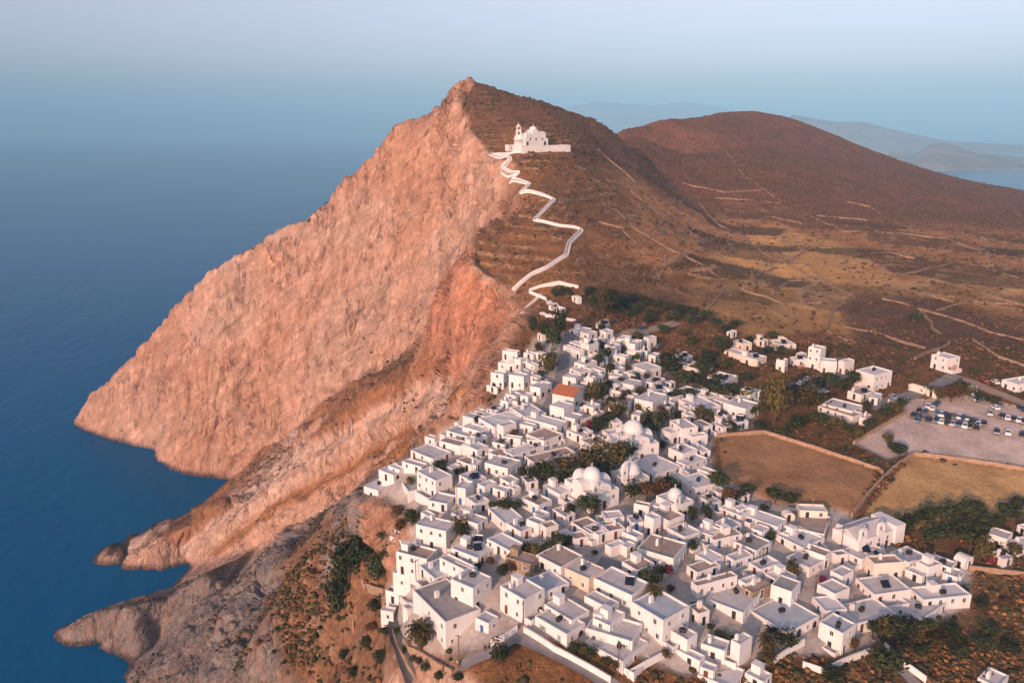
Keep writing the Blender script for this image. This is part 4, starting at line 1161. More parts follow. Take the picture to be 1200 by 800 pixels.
def bell_gable_mesh(w_, h_, n_=10):
    """thin wall with an arched opening for the bell and a rounded head"""
    V, F = [], []; hw = w_ / 2; ow = hw * .48; t = .28
    def arc(rw, base, rise): return [(rw * math.cos(a), base + rise * math.sin(a)) for a in [math.pi * i / n_ for i in range(n_ + 1)]]
    outer = [(hw, 0)] + arc(hw, h_ * .68, h_ * .32) + [(-hw, 0)]; inner = [(ow, h_ * .35)] + arc(ow, h_ * .62, h_ * .16) + [(-ow, h_ * .35)]
    m_ = len(outer)
    for y in (-t, t):
        V += [(x, y, z) for x, z in outer] + [(x, y, z) for x, z in inner]
    for s, o in ((0, 0), (1, 2 * m_)):
        for i in range(m_ - 1): q = (o + i, o + i + 1, o + m_ + i + 1, o + m_ + i); F.append(q if s else q[::-1])
        q = (o, o + m_, o + 2 * m_ - 1, o + m_ - 1); F.append(q[::-1] if s else q)
    for i in range(m_ - 1): F.append((i, i + 1, 2 * m_ + i + 1, 2 * m_ + i)); F.append((m_ + i + 1, m_ + i, 3 * m_ + i, 3 * m_ + i + 1))
    F.append((2 * m_ - 1, m_, 3 * m_, 4 * m_ - 1))
    return mesh_from("bell_gable", V, F, [WW])
def bell_mesh():
    V, F = [], []; cyl(V, F, 0, 0, 0, .45, .28, .14, 10); return mesh_from("bell", V, F, [M_BRONZE])
BELL = bell_mesh()
def wall_box(root, name, x0, y0, x1, y1, z0, z1, par=.35):
    V, F = shell(x1 - x0, y1 - y0, z1, par, below=-z0); w_ = new_obj(name, mesh_from(name, V, F, [WW]), root, (x0, y0, 0))
    t = .22; q = z1 - par
    new_obj("roof", mesh_from("roof", [(t, t, q), (x1 - x0 - t, t, q), (x1 - x0 - t, y1 - y0 - t, q), (t, y1 - y0 - t, q)], [(0, 1, 2, 3)], [ROOFS['w']]), w_)
    return w_
def put_gable(root, x, y, z, w_, h_, rz=0):
    g = new_obj("bell_gable", bell_gable_mesh(w_, h_), root, (x, y, z), rz); new_obj("bell", BELL, g, (0, 0, h_ * .46)); new_obj("cross", CROSS, g, (0, 0, h_), 0, (.7, .7, .7))
def church(u, vb, yaw, w_, l_, h_, dome_r, drum, label, arms=True, gable_at=(-.5, -.5), apse=True, gw=1.8, gh=3.6):
    g = hit(u, vb); root = new_obj("church", None, None, g, R(yaw)); tag(root, label, "church")
    hw, hl = w_ / 2, l_ / 2
    wall_box(root, "wall", -hw, 0, hw, l_, -2, h_)
    if arms:
        new_obj("vault", vault_mesh(w_ * .46, l_ * .98, .6, w_ * .2), root, (0, .05, h_ - .2))
        new_obj("vault", vault_mesh(l_ * .42, w_ * .98, .5, w_ * .18), root, (-hw * .98, hl, h_ - .2), -math.pi / 2)
    d_ = new_obj("dome", dome_mesh(dome_r, drum), root, (0, hl, h_ + (w_ * .12 if arms else -.2))); new_obj("cross", CROSS, d_, (0, 0, drum + dome_r * 1.12))
    if apse: new_obj("apse", dome_mesh(w_ * .22, h_ * .62, name="apse"), root, (0, l_, -.5))
    put_gable(root, gable_at[0] * w_, gable_at[1] * l_ + hl, h_ - .5, gw, gh)
    new_obj("door", LEAF['r'], root, (0, 0, .05), 0, (1.2, 1, 1.1)); 
    for x, y, rz in ((-hw, l_ * .3, -math.pi / 2), (-hw, l_ * .7, -math.pi / 2), (hw * .6, 0, 0), (-hw * .6, 0, 0)):
        f_ = new_obj("window", WIN[('k', 0)], root, (x, y, h_ * .5), rz); new_obj("pane", PANE, f_)
    return root
church(752, 541, 22, 11.5, 11.5, 5.2, 3.0, 1.1, "large white domed church with cross-shaped vaults beside the hotel", gable_at=(-.42, -.5), gw=2.2, gh=4.2)
church(708, 597, 30, 9.5, 12, 5.0, 2.4, 1.0, "white church with smooth dome and sloping buttressed flank by the square trees", gable_at=(-.3, -.48))
church(748, 580, 30, 7.5, 8, 4.6, 2.7, 1.0, "white church with tall bell gable and round dome behind dark trees", arms=False, gable_at=(-.5, -.3), gh=5.2)
church(802, 609, 35, 6.2, 7.5, 4.8, 1.9, .8, "small white domed chapel with bell gable facing the brown field", arms=False, gable_at=(-.42, -.45), gh=3.2)
# twin-gabled chapel at the field edge
g = hit(1033, 643); root = new_obj("chapel", None, None, g, R(28)); tag(root, "white chapel with two arched bell gables on its roof edge", "chapel")
wall_box(root, "wall", -9, 0, 4, 8, -2, 4.4)
for x in (-7.4, -.8): put_gable(root, x, .3, 4.2, 2.6, 3.4)
V = [(-9, 0, 4.4), (4, 0, 4.4), (4, 8, 4.4), (-9, 8, 4.4), (-9, 4, 6.4), (4, 4, 6.4)]
new_obj("roof", mesh_from("roof", [(x + (0.1 if x < 0 else -.1), y * .96 + .16, z - .3) for x, y, z in V], [(0, 1, 5, 4), (2, 3, 4, 5), (0, 4, 3), (1, 2, 5)], [ROOFS['g']]), root)
new_obj("wall", boxmesh("wall", [(4, -.6, -2, 7.5, 7, 5.6)], [WW]), root)
for x in (-4.6, -1.5, 1.6):
    f_ = new_obj("window", WIN[('k', 0)], root, (x, 0, 2.4)); new_obj("pane", PANE, f_); d_ = new_obj("door", LEAF['k'], root, (x, 0, .05)) if x > -4 else None

# hilltop church: podium, body, vaults, dome, bell tower
wa, wb = hit(613, 181), hit(668, 180); CH_Y = float((wa[1] + wb[1]) / 2); px_m = CH_Y / FPX / CP
POD_Z = at_y(640, 170.5, CH_Y)[2]; cyaw = math.atan2(wb[1] - wa[1], wb[0] - wa[0])
g = at_y(629.5, 171, CH_Y + 6); gz = POD_Z - .8
root = new_obj("hilltop_church", None, None, (g[0], g[1], gz), cyaw + R(6)); tag(root, "large white pilgrimage church with scalloped vaults on the hilltop terrace", "church")
wall_box(root, "wall", -10.5, 0, 9.5, 11, -6, 5.6, .25)
for i, (x, hh, rr) in enumerate(((-6.6, 3.0, 3.0), (-.6, 4.6, 3.4), (5.4, 3.8, 3.0))):
    new_obj("vault", vault_mesh(rr * 1.75, 10, hh - 1.5, rr * .85), root, (x, .6, 5.4))
d_ = new_obj("dome", dome_mesh(2.9, 1.4), root, (1.5, 7, 9.2)); new_obj("cross", CROSS, d_, (0, 0, 4.6), 0, (1.3, 1.3, 1.3))
new_obj("apse", dome_mesh(4.2, 5.5, name="apse"), root, (-10.5, 6, -1)); new_obj("apse", dome_mesh(3.2, 4.2, name="apse"), root, (9.2, 5.5, -1))
for x in (-6, -1, 4.5):
    f_ = new_obj("window", WIN[('k', 0)], root, (x, 0, 4), 0, (1.6, 1, 1.8)); new_obj("pane", PANE, f_)
new_obj("arch_opening", ARCH, root, (6.8, 0, 0.2), 0, (1.4, 1, 1.5)); new_obj("door", LEAF['k'], root, (-8.2, 0, .2), 0, (1.6, 1, 1.5))
g2 = at_y(607.5, 171, CH_Y + 4); tz_ = POD_Z - 2
root = new_obj("bell_tower", None, None, (g2[0], g2[1], tz_), R(10)); tag(root, "slender tiered white bell tower beside the hilltop church", "tower")
for k_, (s_, z0_, z1_) in enumerate(((2.1, -4, 8.5), (1.75, 8.5, 12), (1.4, 12, 14.6))):
    new_obj("tier", boxmesh("tier", [(-s_, -s_, z0_, s_, s_, z1_), (-s_ - .2, -s_ - .2, z1_ - .35, s_ + .2, s_ + .2, z1_)], [WW]), root)
    if k_: 
        for rz in (0, -math.pi / 2, math.pi / 2): new_obj("arch_opening", ARCH, root, (s_ * math.sin(rz), -s_ * math.cos(rz), z0_ + .6), rz, (.9, 1, 1))
d_ = new_obj("dome", dome_mesh(1.2, .3), root, (0, 0, 14.5)); new_obj("cross", CROSS, d_, (0, 0, 1.8))
def strip_wall(name, pts, th, hgt, material, label, cat, group=None, jitter=0.0, below=1.2, seed=0, flat_top=False, seg=2.0, parent=None):
    """wall along ground points, following the land"""
    P_ = [np.array(p[:2], float) for p in pts]; D_ = []
    for p, q in zip(P_[:-1], P_[1:]):
        n_ = max(1, int(np.linalg.norm(q - p) / seg)); D_ += [p + (q - p) * i / n_ for i in range(n_)]
    D_.append(P_[-1]); D_ = np.array(D_); m_ = len(D_); r_ = random.Random(seed)
    tn = np.gradient(D_, axis=0); tn /= np.linalg.norm(tn, axis=1)[:, None] + 1e-9; no = np.stack([-tn[:, 1], tn[:, 0]], -1)
    z = ground(D_[:, 0], D_[:, 1]); top = np.full(m_, z.max() + hgt) if flat_top else z + hgt
    V, F = [], []
    o0 = D_[0]; z0_ = float(z[0])
    for i in range(m_):
        w_ = th / 2 * (1 + jitter * r_.uniform(-1, 1)); j = jitter * r_.uniform(-.5, .5); c_ = D_[i] - o0
        c_ = c_ + no[i] * j * .5
        for s, zz_ in ((-1, z[i] - below), (-.8, top[i] + j), (.8, top[i] + j * .8), (1, z[i] - below)):
            V.append((c_[0] + no[i][0] * w_ * s, c_[1] + no[i][1] * w_ * s, zz_ - z0_))
    for i in range(m_ - 1):
        for k in range(3): F.append((4 * i + k, 4 * i + k + 1, 4 * i + k + 5, 4 * i + k + 4))
    F += [(3, 2, 1, 0), tuple(4 * (m_ - 1) + k for k in range(4))]
    me_ = mesh_from(name, V, [f[::-1] for f in F], [material])
    o = new_obj(name, me_, parent, (o0[0], o0[1], z0_))
    if label: tag(o, label, cat, group, 'thing')
    return o
def pxs(*p): return [hit(u, v) for u, v in p]
dv = np.array((-math.sin(cyaw), math.cos(cyaw), 0)); pod = [wa + dv * 14, wa, wb, wb + dv * 22]
def ring_wall(name, pts, th, ztop, zbot, label):
    r0 = pts[0]; root_ = new_obj(name, None, None, (r0[0], r0[1], zbot)); tag(root_, label, "wall", kind="thing")
    for p, q in zip(pts[:-1], pts[1:]):
        L_ = float(np.linalg.norm((q - p)[:2])); new_obj("wall_run", boxmesh("wall_run", [(-th / 2, -th / 2, 0, L_ + th / 2 - .01, th / 2, ztop - zbot), (-th / 2 - .08, -th / 2 - .08, ztop - zbot, L_ + th / 2 + .05, th / 2 + .08, ztop - zbot + .18)], [WW]), root_, (p[0] - r0[0], p[1] - r0[1], 0), math.atan2(q[1] - p[1], q[0] - p[0]))
    V = [(p[0] - r0[0], p[1] - r0[1], ztop - zbot - 1.1) for p in pts]; new_obj("terrace", mesh_from("terrace", V, [(0, 1, 2, 3)], [M_TERR]), root_)
M_TERR = mat("terrace_paving", (0.5, 0.46, 0.42), 0.9, 0.2, 0.8)
ring_wall("terrace_wall", pod, .9, POD_Z, min(wa[2], wb[2]) - 3, "tall white retaining wall round the hilltop church terrace")
strip_wall("terrace_wall", [hit(580, 182), hit(598, 181), hit(612, 180)], .7, 1.6, WW, "low white wall leading along the hilltop church approach", "wall", below=3)
g3 = hit(604, 177); gk = g3[2]
root = new_obj("gatehouse", None, None, (g3[0] - 5, g3[1], gk), cyaw); tag(root, "small white gatehouse with arched door beside the bell tower", "building")
wall_box(root, "wall", 0, 0, 9, 5, -3, 4.2); new_obj("arch_opening", ARCH, root, (6.5, 0, 0)); 
f_ = new_obj("window", WIN[('k', 0)], root, (2.5, 0, 1.4)); new_obj("pane", PANE, f_)

# ------------------------------------------------------------------ paths and roads
M_PATH = mat("path_paving", (0.55, 0.51, 0.48), 0.9, 0.2, 0.8); M_ROAD = mat("asphalt", (0.085, 0.085, 0.09), 0.9, 0.25, 0.4); M_LANE = mat("lane_concrete", (0.24, 0.23, 0.235), 0.9, 0.25, 0.5)
M_DRY = mat("dry_stone", (0.36, 0.24, 0.165), 0.95, 0.5, 0.9, 0.8, 1.5); M_PINK = mat("pink_rubble_wall", (0.42, 0.29, 0.20), 0.95, 0.35, 0.9, 0.6, 1.8)
M_DIRT = mat("dirt_track", (0.36, 0.27, 0.20), 0.95, 0.25, 0.3)
def ribbon(name, pts, width, material, lift, label):
    P_ = [np.array(p[:2], float) for p in pts]; D_ = []
    for p, q in zip(P_[:-1], P_[1:]):
        n_ = max(1, int(np.linalg.norm(q - p) / 1.5)); D_ += [p + (q - p) * i / n_ for i in range(n_)]
    D_.append(P_[-1]); D_ = np.array(D_)
    for _ in range(1): D_[1:-1] = (D_[:-2] + 2 * D_[1:-1] + D_[2:]) / 4
    tn = np.gradient(D_, axis=0); tn /= np.linalg.norm(tn, axis=1)[:, None] + 1e-9; no = np.stack([-tn[:, 1], tn[:, 0]], -1)
    V, F = [], []; K = (-1, -.5, 0, .5, 1)
    for c_, q in zip(D_, no):
        zc = float(ground(c_[0], c_[1]))
        for s in K:
            p = c_ + q * s * width / 2; V.append((p[0], p[1], max(zc, float(ground(p[0], p[1]))) + lift))
    for i in range(len(D_) - 1):
        for k in range(4): F.append((5 * i + k + 1, 5 * i + k, 5 * i + k + 5, 5 * i + k + 6))
    o = new_obj(name, mesh_from(name, V, F, [material], smooth=True)); tag(o, label, name, kind="structure"); return D_, no
for k_, (ps, w_) in enumerate(ZIG):
    D_, no = ribbon("path", ps, w_, M_PATH, .22, "white-walled zigzag path climbing the hill")
    for s in (-1, 1):
        side = D_ + no * s * (w_ / 2 + .1)
        strip_wall("parapet_wall", side, .55, 1.1 if s == PAR_SIDE else .8, WW, ("long" if k_ == 0 else "short") + (" uphill" if s == 1 else " downhill") + " white parapet of the zigzag path" + ("" if k_ == 0 else " below the town gate"), "wall", jitter=.04, below=1.8, seg=1.5)
for nm, px_, w_, m_, lift, lab in ROADS:
    ribbon(nm, pxs(*px_), w_, m_ and {'a': M_ROAD, 'l': M_LANE, 'd': M_DIRT, 'p': M_PATH}[m_], lift, lab)

# ------------------------------------------------------------------ dry-stone walls and white garden walls
DRY = [((720,241),(749,272),(786,293),(827,314),(877,343),(918,357),(968,355)), ((820,240),(840,262),(869,276),(894,297),(927,313),(960,330),(999,347)), ((999,347),(972,367),(989,384),(1026,390),(1084,409)),
       ((947,253),(989,272),(1055,274),(1109,280),(1150,295),(1205,314)), ((918,309),(952,291),(993,291)), ((968,334),(1018,330),(1068,320),(1117,309)), ((1030,330),(1076,343),(1117,355)),
       ((1072,324),(1117,334),(1159,347),(1205,360)), ((1034,351),(1076,363),(1130,378),(1159,390),(1205,401)), ((1097,365),(1138,355),(1192,357)), ((1070,376),(1080,365),(1101,392)),
       ((759,276),(778,260),(802,253),(813,270),(802,276),(765,276)), ((836,233),(877,235),(914,239)), ((844,177),(869,204),(894,222),(916,237)), ((993,237),(1022,243),(1039,256),(1075,272)),
       ((815,289),(840,280),(860,272)), ((827,297),(856,289),(877,280)), ((881,326),(910,314)), ((952,334),(935,351)), ((956,253),(993,256),(1034,260)), ((976,367),(968,388),(993,400)), ((1113,400),(1101,409),(1072,421)),
       ((700,175),(730,200),(745,215)), ((655,238),(700,232),(730,222)), ((690,210),(720,214),(760,222)), ((780,300),(770,330),(752,345)), ((850,327),(840,350),(828,365)), ((800,215),(850,226),(905,222)),
       ((1140,300),(1165,318),(1205,330)), ((760,235),(785,240),(815,236)), ((740,225),(770,250),(790,256)), ((870,262),(905,255),(940,262)), ((1000,300),(1040,296),(1072,303)), ((905,345),(925,330),(950,326)), ((660,205),(700,198),(735,204)), ((700,260),(730,268),(745,285))]
def wig(ps, seed):
    r_ = random.Random(seed); out = []
    for p, q in zip(ps[:-1], ps[1:]):
        n_ = max(2, int(np.linalg.norm(q - p) / 9)); d_ = (q - p)[:2]; no = np.array((-d_[1], d_[0])) / (np.linalg.norm(d_) + 1e-9)
        for i in range(n_): out.append((p + (q - p) * i / n_)[:2] + no * r_.gauss(0, .8) * (i > 0))
    return out + [ps[-1][:2]]
def wall_words(ps, hp):
    L_ = sum(float(np.linalg.norm(q - p)) for p, q in zip(hp[:-1], hp[1:])); u, v = ps[len(ps) // 2]
    sz = "very long" if L_ > 230 else "long" if L_ > 120 else "short" if L_ < 55 else "middling"; sh = "straight" if len(ps) == 2 else "gently bent" if len(ps) == 3 else "winding"
    where = min([(720,205,"just below the hilltop church"),(860,212,"low on the reddish second hill"),(880,240,"at the foot of the reddish hill"),(1030,260,"across the far slope of the plain"),(1130,295,"under the long right-hand ridge"),(830,300,"through the golden terraces"),
                 (900,345,"above the hillside hamlet"),(960,300,"in the middle of the golden fields"),(1010,380,"round the dark burnt-looking field"),(1090,330,"along the top of the dark field"),(1160,350,"on the open plain"),(780,330,"over the trees behind the village"),(790,268,"round a small dark enclosure")],
                key=lambda q: (q[0] - u) ** 2 + 3 * (q[1] - v) ** 2)[2]
    return f"{sz} {sh} dry-stone wall {where}"
for i, ps in enumerate(DRY):
    hp = pxs(*ps)
    if any(h is None for h in hp): continue
    for d0 in np.arange(1):
        strip_wall("stone_wall", wig(hp, i), 1.0, .85, M_DRY, wall_words(ps, hp), "stone wall", "dry-stone field walls", jitter=.35, seed=i)
FW = [((840,512),(895,508),(960,528),(1030,552),(1034,556),"pink rubble wall along the upper edge of the brown field"), ((998,606),(1020,578),(1045,552),(1070,533),"pale rubble wall dividing the brown and ochre fields"),
      ((1070,533),(1130,541),(1205,552),"rubble wall between the ochre field and the car park"), ((1000,521),(1030,503),(1062,484),"rubble wall on the west side of the car park"),
      ((1140,400),(1170,420),(1205,432),"rubble wall on the plain above the car park"), ((1135,667),(1165,672),(1205,676),"pale roadside wall below the bougainvillea tree"),
      ((425,582),(435,588),(452,590),"curved stone wall under the cliff-edge house"), ((424,683),(437,690),(450,695),"curved pink terrace wall above the gully"),
      ((408,712),(414,722),(414,738),"short pink ruin wall standing in the gully"), ((473,752),(480,765),(500,775),(518,785),(530,792),"curved pink garden wall round the palm"),
      ((461,740),(466,760),(478,780),(488,800),"pink kerb wall along the winding lane")]
for i, f in enumerate(FW):
    strip_wall("rubble_wall", pxs(*f[:-1]), .6, 1.2 if i != 10 else .7, M_PINK, f[-1], "wall", jitter=.15, seed=60 + i, below=1.6)
WG = [((614,741),(650,764),(690,787),(716,802),"white wall with posts along the lower lane"), ((575,758),(590,752),(606,742),"white wall in front of the sunken garden"),
      ((735,795),(745,788),(778,772),"white wall at the side of the vacant plot"), ((906,778),(925,766),(942,757),"white garden wall beside the two palms"),
      ((940,782),(965,790),(990,778),(1018,768),"curved white wall under the tower house"), ((1036,760),(1055,778),(1085,800),"white wall of the downhill alley"),
      ((676,488),(690,480),(712,468),"long white garden wall by the red-roofed house"), ((680,497),(692,493),(700,489),"low white wall with bougainvillea near the street bend"),
      ((620,342),(632,338),(655,333),(678,338),"white upper wall of the walled square"), ((620,344),(640,352),(655,363),"white front wall of the walled square"),
      ((610,366),(640,372),(662,376),(675,378),"white retaining wall under the zigzag path"), ((1040,472),(1052,474),(1064,470),"curved white wall with planting by the road"),
      ((455,700),(468,702),(478,712),"white wall of the lane house yard"), ((655,478),(690,483),(700,488),"white kerb wall at the street bend"),
      ((585,478),(600,474),(618,478),"white wall of the old town gate terrace"), ((800,432),(818,437),(835,434),"low white wall below the dirt track")]
for i, f in enumerate(WG):
    strip_wall("garden_wall", pxs(*f[:-1]), .45, 1.5, WW, f[-1], "wall", jitter=.05, seed=90 + i, below=1.4)

# ------------------------------------------------------------------ trees
def leafmat(name, c1, c2):
    m = mat(name, c1, 0.8, 0.0, 0.7, col2=c2, spec=0.15, island=0.35); return m
LM = {'d': leafmat("dark_foliage", (0.060, 0.075, 0.028), (0.028, 0.036, 0.018)), 'o': leafmat("sunlit_olive_foliage", (0.125, 0.098, 0.030), (0.055, 0.050, 0.020)),  # olive leaves warmed to carry low sunlight in their colour
      'm': leafmat("bougainvillea", (0.30, 0.030, 0.085), (0.16, 0.02, 0.05)), 'r': leafmat("russet_bush", (0.165, 0.085, 0.035), (0.07, 0.042, 0.022))}
M_BARK = mat("bark", (0.11, 0.075, 0.05), 0.95, 0.3, 3)
def crown_mesh(seed, n_leaf, key, tall=1.0, lumps=7):
    """crown one unit across: leaf-sized faces packed in uneven lumps"""
    r_ = np.random.RandomState(seed); L = []
    for k in range(lumps):
        a_ = r_.uniform(0, 6.28); q = r_.uniform(0, .26); L.append((q * math.cos(a_), q * math.sin(a_), r_.uniform(.28, .72) * tall, r_.uniform(.16, .29)))
    L.append((0, 0, .5 * tall, .3)); L = np.array(L)
    which = r_.randint(0, len(L), n_leaf); d_ = r_.normal(size=(n_leaf, 3)); d_ /= np.linalg.norm(d_, axis=1)[:, None]
    rad = L[which, 3] * r_.uniform(.55, 1.08, n_leaf); c = L[which, :3] + d_ * rad[:, None]
    c[:, 2] = np.maximum(c[:, 2], .06)
    t1 = np.cross(d_, r_.normal(size=(n_leaf, 3))); t1 /= np.linalg.norm(t1, axis=1)[:, None]; nn_ = d_ + .7 * r_.normal(size=(n_leaf, 3)); t2 = np.cross(nn_, t1); t2 /= np.linalg.norm(t2, axis=1)[:, None]
    s = r_.uniform(.03, .062, n_leaf)[:, None]
    V = np.stack([c - t1 * s, c - t2 * s * .7, c + t1 * s, c + t2 * s * .7], 1).reshape(-1, 3)
    F = [(4 * i, 4 * i + 1, 4 * i + 2, 4 * i + 3) for i in range(n_leaf)]
    return mesh_from("crown", V, F, [LM[key]])
def trunk_mesh(seed, h_=.35, r0=.03):
    V, F = [], []; r_ = random.Random(seed); cyl(V, F, 0, 0, -.15, h_, r0, r0 * .7, 7)
    for k in range(4):
        a_ = k * 1.6 + r_.random(); b = len(V)
        for i, (q, zz_, rr) in enumerate(((0, h_ * .8, r0 * .6), (.18, h_ + .22, r0 * .25))):
            for j in range(5): t = 6.283 * j / 5; V.append((q * math.cos(a_) + rr * math.cos(t), q * math.sin(a_) + rr * math.sin(t), zz_))
        F += [(b + j, b + (j + 1) % 5, b + 5 + (j + 1) % 5, b + 5 + j) for j in range(5)]
    return mesh_from("trunk", V, F, [M_BARK])
CROWN = {k: [crown_mesh(10 * i + ord(k), 620, k) for i in range(4)] for k in LM}
TALLC = [crown_mesh(300 + i, 800, 'o', 1.0, 11) for i in range(2)]; TRUNK = [trunk_mesh(i) for i in range(3)]
def palm_meshes():
    V, F = [], []; rr = .34
    for i in range(9):
        z0_, z1_ = i * .42, (i + 1) * .42; cyl(V, F, 0, 0, z0_ - (.6 if i == 0 else 0), z1_, rr * 1.12, rr * .92, 9)
    tr = mesh_from("trunk", V, F, [M_BARK]); V, F = [], []; r_ = random.Random(4)
    for k in range(46):
        a_ = k * 2.399; el = 1.35 - 1.9 * (k / 46) ; L_ = r_.uniform(2.3, 3.0); p = np.array((0, 0, 3.7)); pts_ = [p]; e_ = el
        for s in range(6): p = p + L_ / 6 * np.array((math.cos(a_) * math.cos(e_), math.sin(a_) * math.cos(e_), math.sin(e_))); pts_.append(p); e_ -= .26
        sd = np.array((-math.sin(a_), math.cos(a_), 0))
        for s in range(6):
            for sg in (-1, 1):
                w0, w1 = [.46 * math.sin(math.pi * (q + .6) / 7.2) for q in (s, s + 1)]; b = len(V); dz = np.array((0, 0, -.16))
                V += [pts_[s], pts_[s + 1], pts_[s + 1] + sd * sg * w1 + dz, pts_[s] * .45 + pts_[s + 1] * .55 + sd * sg * w0 + dz]; F.append((b, b + 1, b + 2, b + 3))
    return tr, mesh_from("fronds", V, F, [LM['o']])
PALM_T, PALM_F = palm_meshes()
TREES = """
907,499,32,48,E 945,481,36,27,o 935,478,14,18,d 640,563,28,22,d 663,561,32,26,o 690,562,38,34,o 712,556,34,32,o 728,549,26,28,d 652,571,24,16,d 622,566,20,14,d 705,571,26,20,d 676,568,26,22,d 738,540,18,18,d
686,609,26,27,d 697,606,16,18,d 580,598,14,10,d 592,601,18,14,d 604,600,16,12,d 743,589,22,20,d 758,587,24,20,r 773,585,22,20,r 788,582,20,18,d 811,613,14,16,d 828,611,16,16,d 668,607,14,14,d
616,653,16,14,o 629,656,22,17,o 641,651,16,14,d 654,646,20,18,d 663,642,14,12,d 757,690,20,18,d 770,688,16,16,d 783,677,12,12,m 775,676,9,9,d 922,758,24,14,d 672,770,14,16,d 682,771,13,14,o 692,774,16,14,d 711,784,14,12,o 722,787,12,11,o
589,781,24,22,d 474,767,8,8,d 483,777,9,8,d 490,781,9,9,d 499,789,12,10,d 466,743,10,9,d 514,798,14,9,d 535,798,14,9,d 410,687,40,46,d 395,726,28,38,d 443,691,26,34,d 425,646,30,22,d 428,668,26,24,d 455,668,18,20,d 400,700,24,30,d
482,619,20,20,d 470,628,16,16,r 543,633,20,14,d 514,559,24,16,d 534,557,8,8,d 541,556,8,8,d 642,446,20,26,o 646,432,16,18,d 648,411,22,24,d 655,396,18,30,d 625,393,14,18,d 640,398,16,18,d 650,353,12,14,d 660,351,10,13,d 668,352,10,12,d 706,371,22,26,o 697,366,14,16,d 714,367,16,18,d
703,431,14,14,d 712,424,12,16,d 698,471,18,20,o 706,468,16,16,d 712,460,14,14,d 726,453,10,10,d 722,491,20,18,o 776,487,10,10,r 782,440,30,22,d 800,456,26,18,d 787,471,14,10,d 834,467,22,22,d 824,441,20,13,d 829,421,20,10,d 700,506,24,14,d 712,500,18,14,d
765,510,26,24,d 778,499,18,16,r 776,525,10,8,d 820,498,16,20,o 830,496,12,16,o 845,416,22,16,d 877,404,12,9,d 903,398,14,9,d 900,416,12,10,d 888,419,14,10,d 915,416,12,9,d 926,419,14,9,o 836,466,24,18,d 873,453,18,14,d 873,471,20,15,d 862,478,20,10,d
974,461,26,18,d 960,458,16,12,d 1000,453,20,14,d 1018,506,14,12,d 1028,500,16,13,o 1038,494,16,13,d 1048,487,16,13,o 1056,481,14,12,d 1015,481,12,10,d 962,499,12,12,d 975,501,13,12,o 985,506,13,12,o 995,511,13,12,d 1005,516,12,11,o 951,496,12,11,d
1114,471,26,15,r 1128,468,20,13,o 1100,470,16,12,o 1040,523,13,12,o 1054,536,18,12,d 1046,530,14,10,d 875,582,20,13,d 908,590,24,14,d 925,592,20,12,d 841,580,24,24,d 852,590,20,16,r 866,588,16,12,d 855,506,24,10,d 930,508,20,14,d 918,512,14,9,d
1058,624,20,15,d 1068,620,20,15,d 1079,617,20,15,d 1092,614,22,16,d 1103,614,20,16,d 1115,612,20,15,d 1127,609,22,16,d 1140,606,22,15,d 1090,637,24,16,d 1104,634,22,15,d 1124,628,22,15,d 1130,640,22,15,d 1146,634,20,14,d 1152,622,22,15,d 1165,624,20,14,d 1178,610,22,14,d 1190,600,20,12,d
1147,661,20,24,o 1161,661,8,9,m 1187,650,20,10,o 1036,753,26,22,o 1050,756,30,23,d 1064,749,24,17,d 1022,746,20,15,d 1030,797,40,30,d 1000,766,10,14,r 975,801,26,14,d 1085,740,20,12,d 1112,747,22,13,d 1122,772,22,12,d 1150,763,24,12,d 1150,713,14,8,d 1162,744,20,10,d 1178,712,14,8,r 1185,770,22,12,d 1098,762,18,11,o 1076,770,16,10,d
1007,633,8,7,m 690,503,11,10,m 1128,458,12,10,d 1150,470,14,8,d 1165,474,14,8,d 1072,378,14,9,d 765,372,18,9,d 790,376,20,9,d 812,380,20,10,d 745,366,18,9,d 732,360,16,9,d 838,382,18,9,d 860,384,16,8,d
440,722,20,16,d 452,748,16,13,d 428,762,16,11,d 446,778,20,14,d 404,772,14,9,d 386,694,12,8,d 368,676,12,8,r 375,740,13,9,d 350,752,11,8,d 436,740,14,10,r 415,792,16,10,d 458,705,12,12,d 452,640,20,16,d 467,607,16,12,r 447,610,14,11,r 700,352,16,10,d 715,350,18,10,d 728,356,16,10,d 742,354,18,10,d 756,358,16,9,d 770,362,18,10,d 784,364,16,9,d 798,368,18,10,d 812,370,16,9,d 826,374,18,9,d 722,368,14,9,d 736,372,16,9,d 690,346,14,9,d 850,390,16,8,d 705,388,12,9,d 745,398,14,8,o 705,410,10,10,d 716,440,12,12,d 690,448,10,10,d 728,478,12,12,d 742,462,10,9,d 756,446,12,9,d 770,452,12,9,d 748,484,12,10,o 760,492,12,9,d 782,484,14,10,d 795,492,14,10,d 808,484,12,9,d 858,500,14,9,d 845,492,10,9,d 868,496,12,9,d 795,470,18,12,d 808,468,16,11,d 846,470,18,12,o 858,462,16,11,d 842,452,18,11,d 815,452,16,10,d 826,430,18,10,d 848,432,18,10,o 760,380,14,9,d 778,392,16,10,d 800,395,14,8,o 812,405,16,9,d 745,448,12,10,d 752,470,14,10,d 735,470,12,11,d 716,480,14,12,d 688,470,10,10,d 745,425,10,10,d 730,415,10,10,d 1090,462,12,8,d 1140,440,12,8,d 985,458,14,9,d 940,500,14,10,d 890,505,16,10,d 880,490,14,12,d 894,486,14,14,o
770,712,9,8,d 815,716,12,9,d 845,748,14,8,d 832,740,10,8,d 862,757,14,9,d 575,663,12,10,r 588,676,16,12,d 600,672,14,12,r 560,668,10,9,d
"""
PALMS = [(493, 762, 34), (766, 708, 23), (899, 768, 24), (899, 783, 20), (481, 570, 12), (735, 438, 11), (697, 470, 10)]
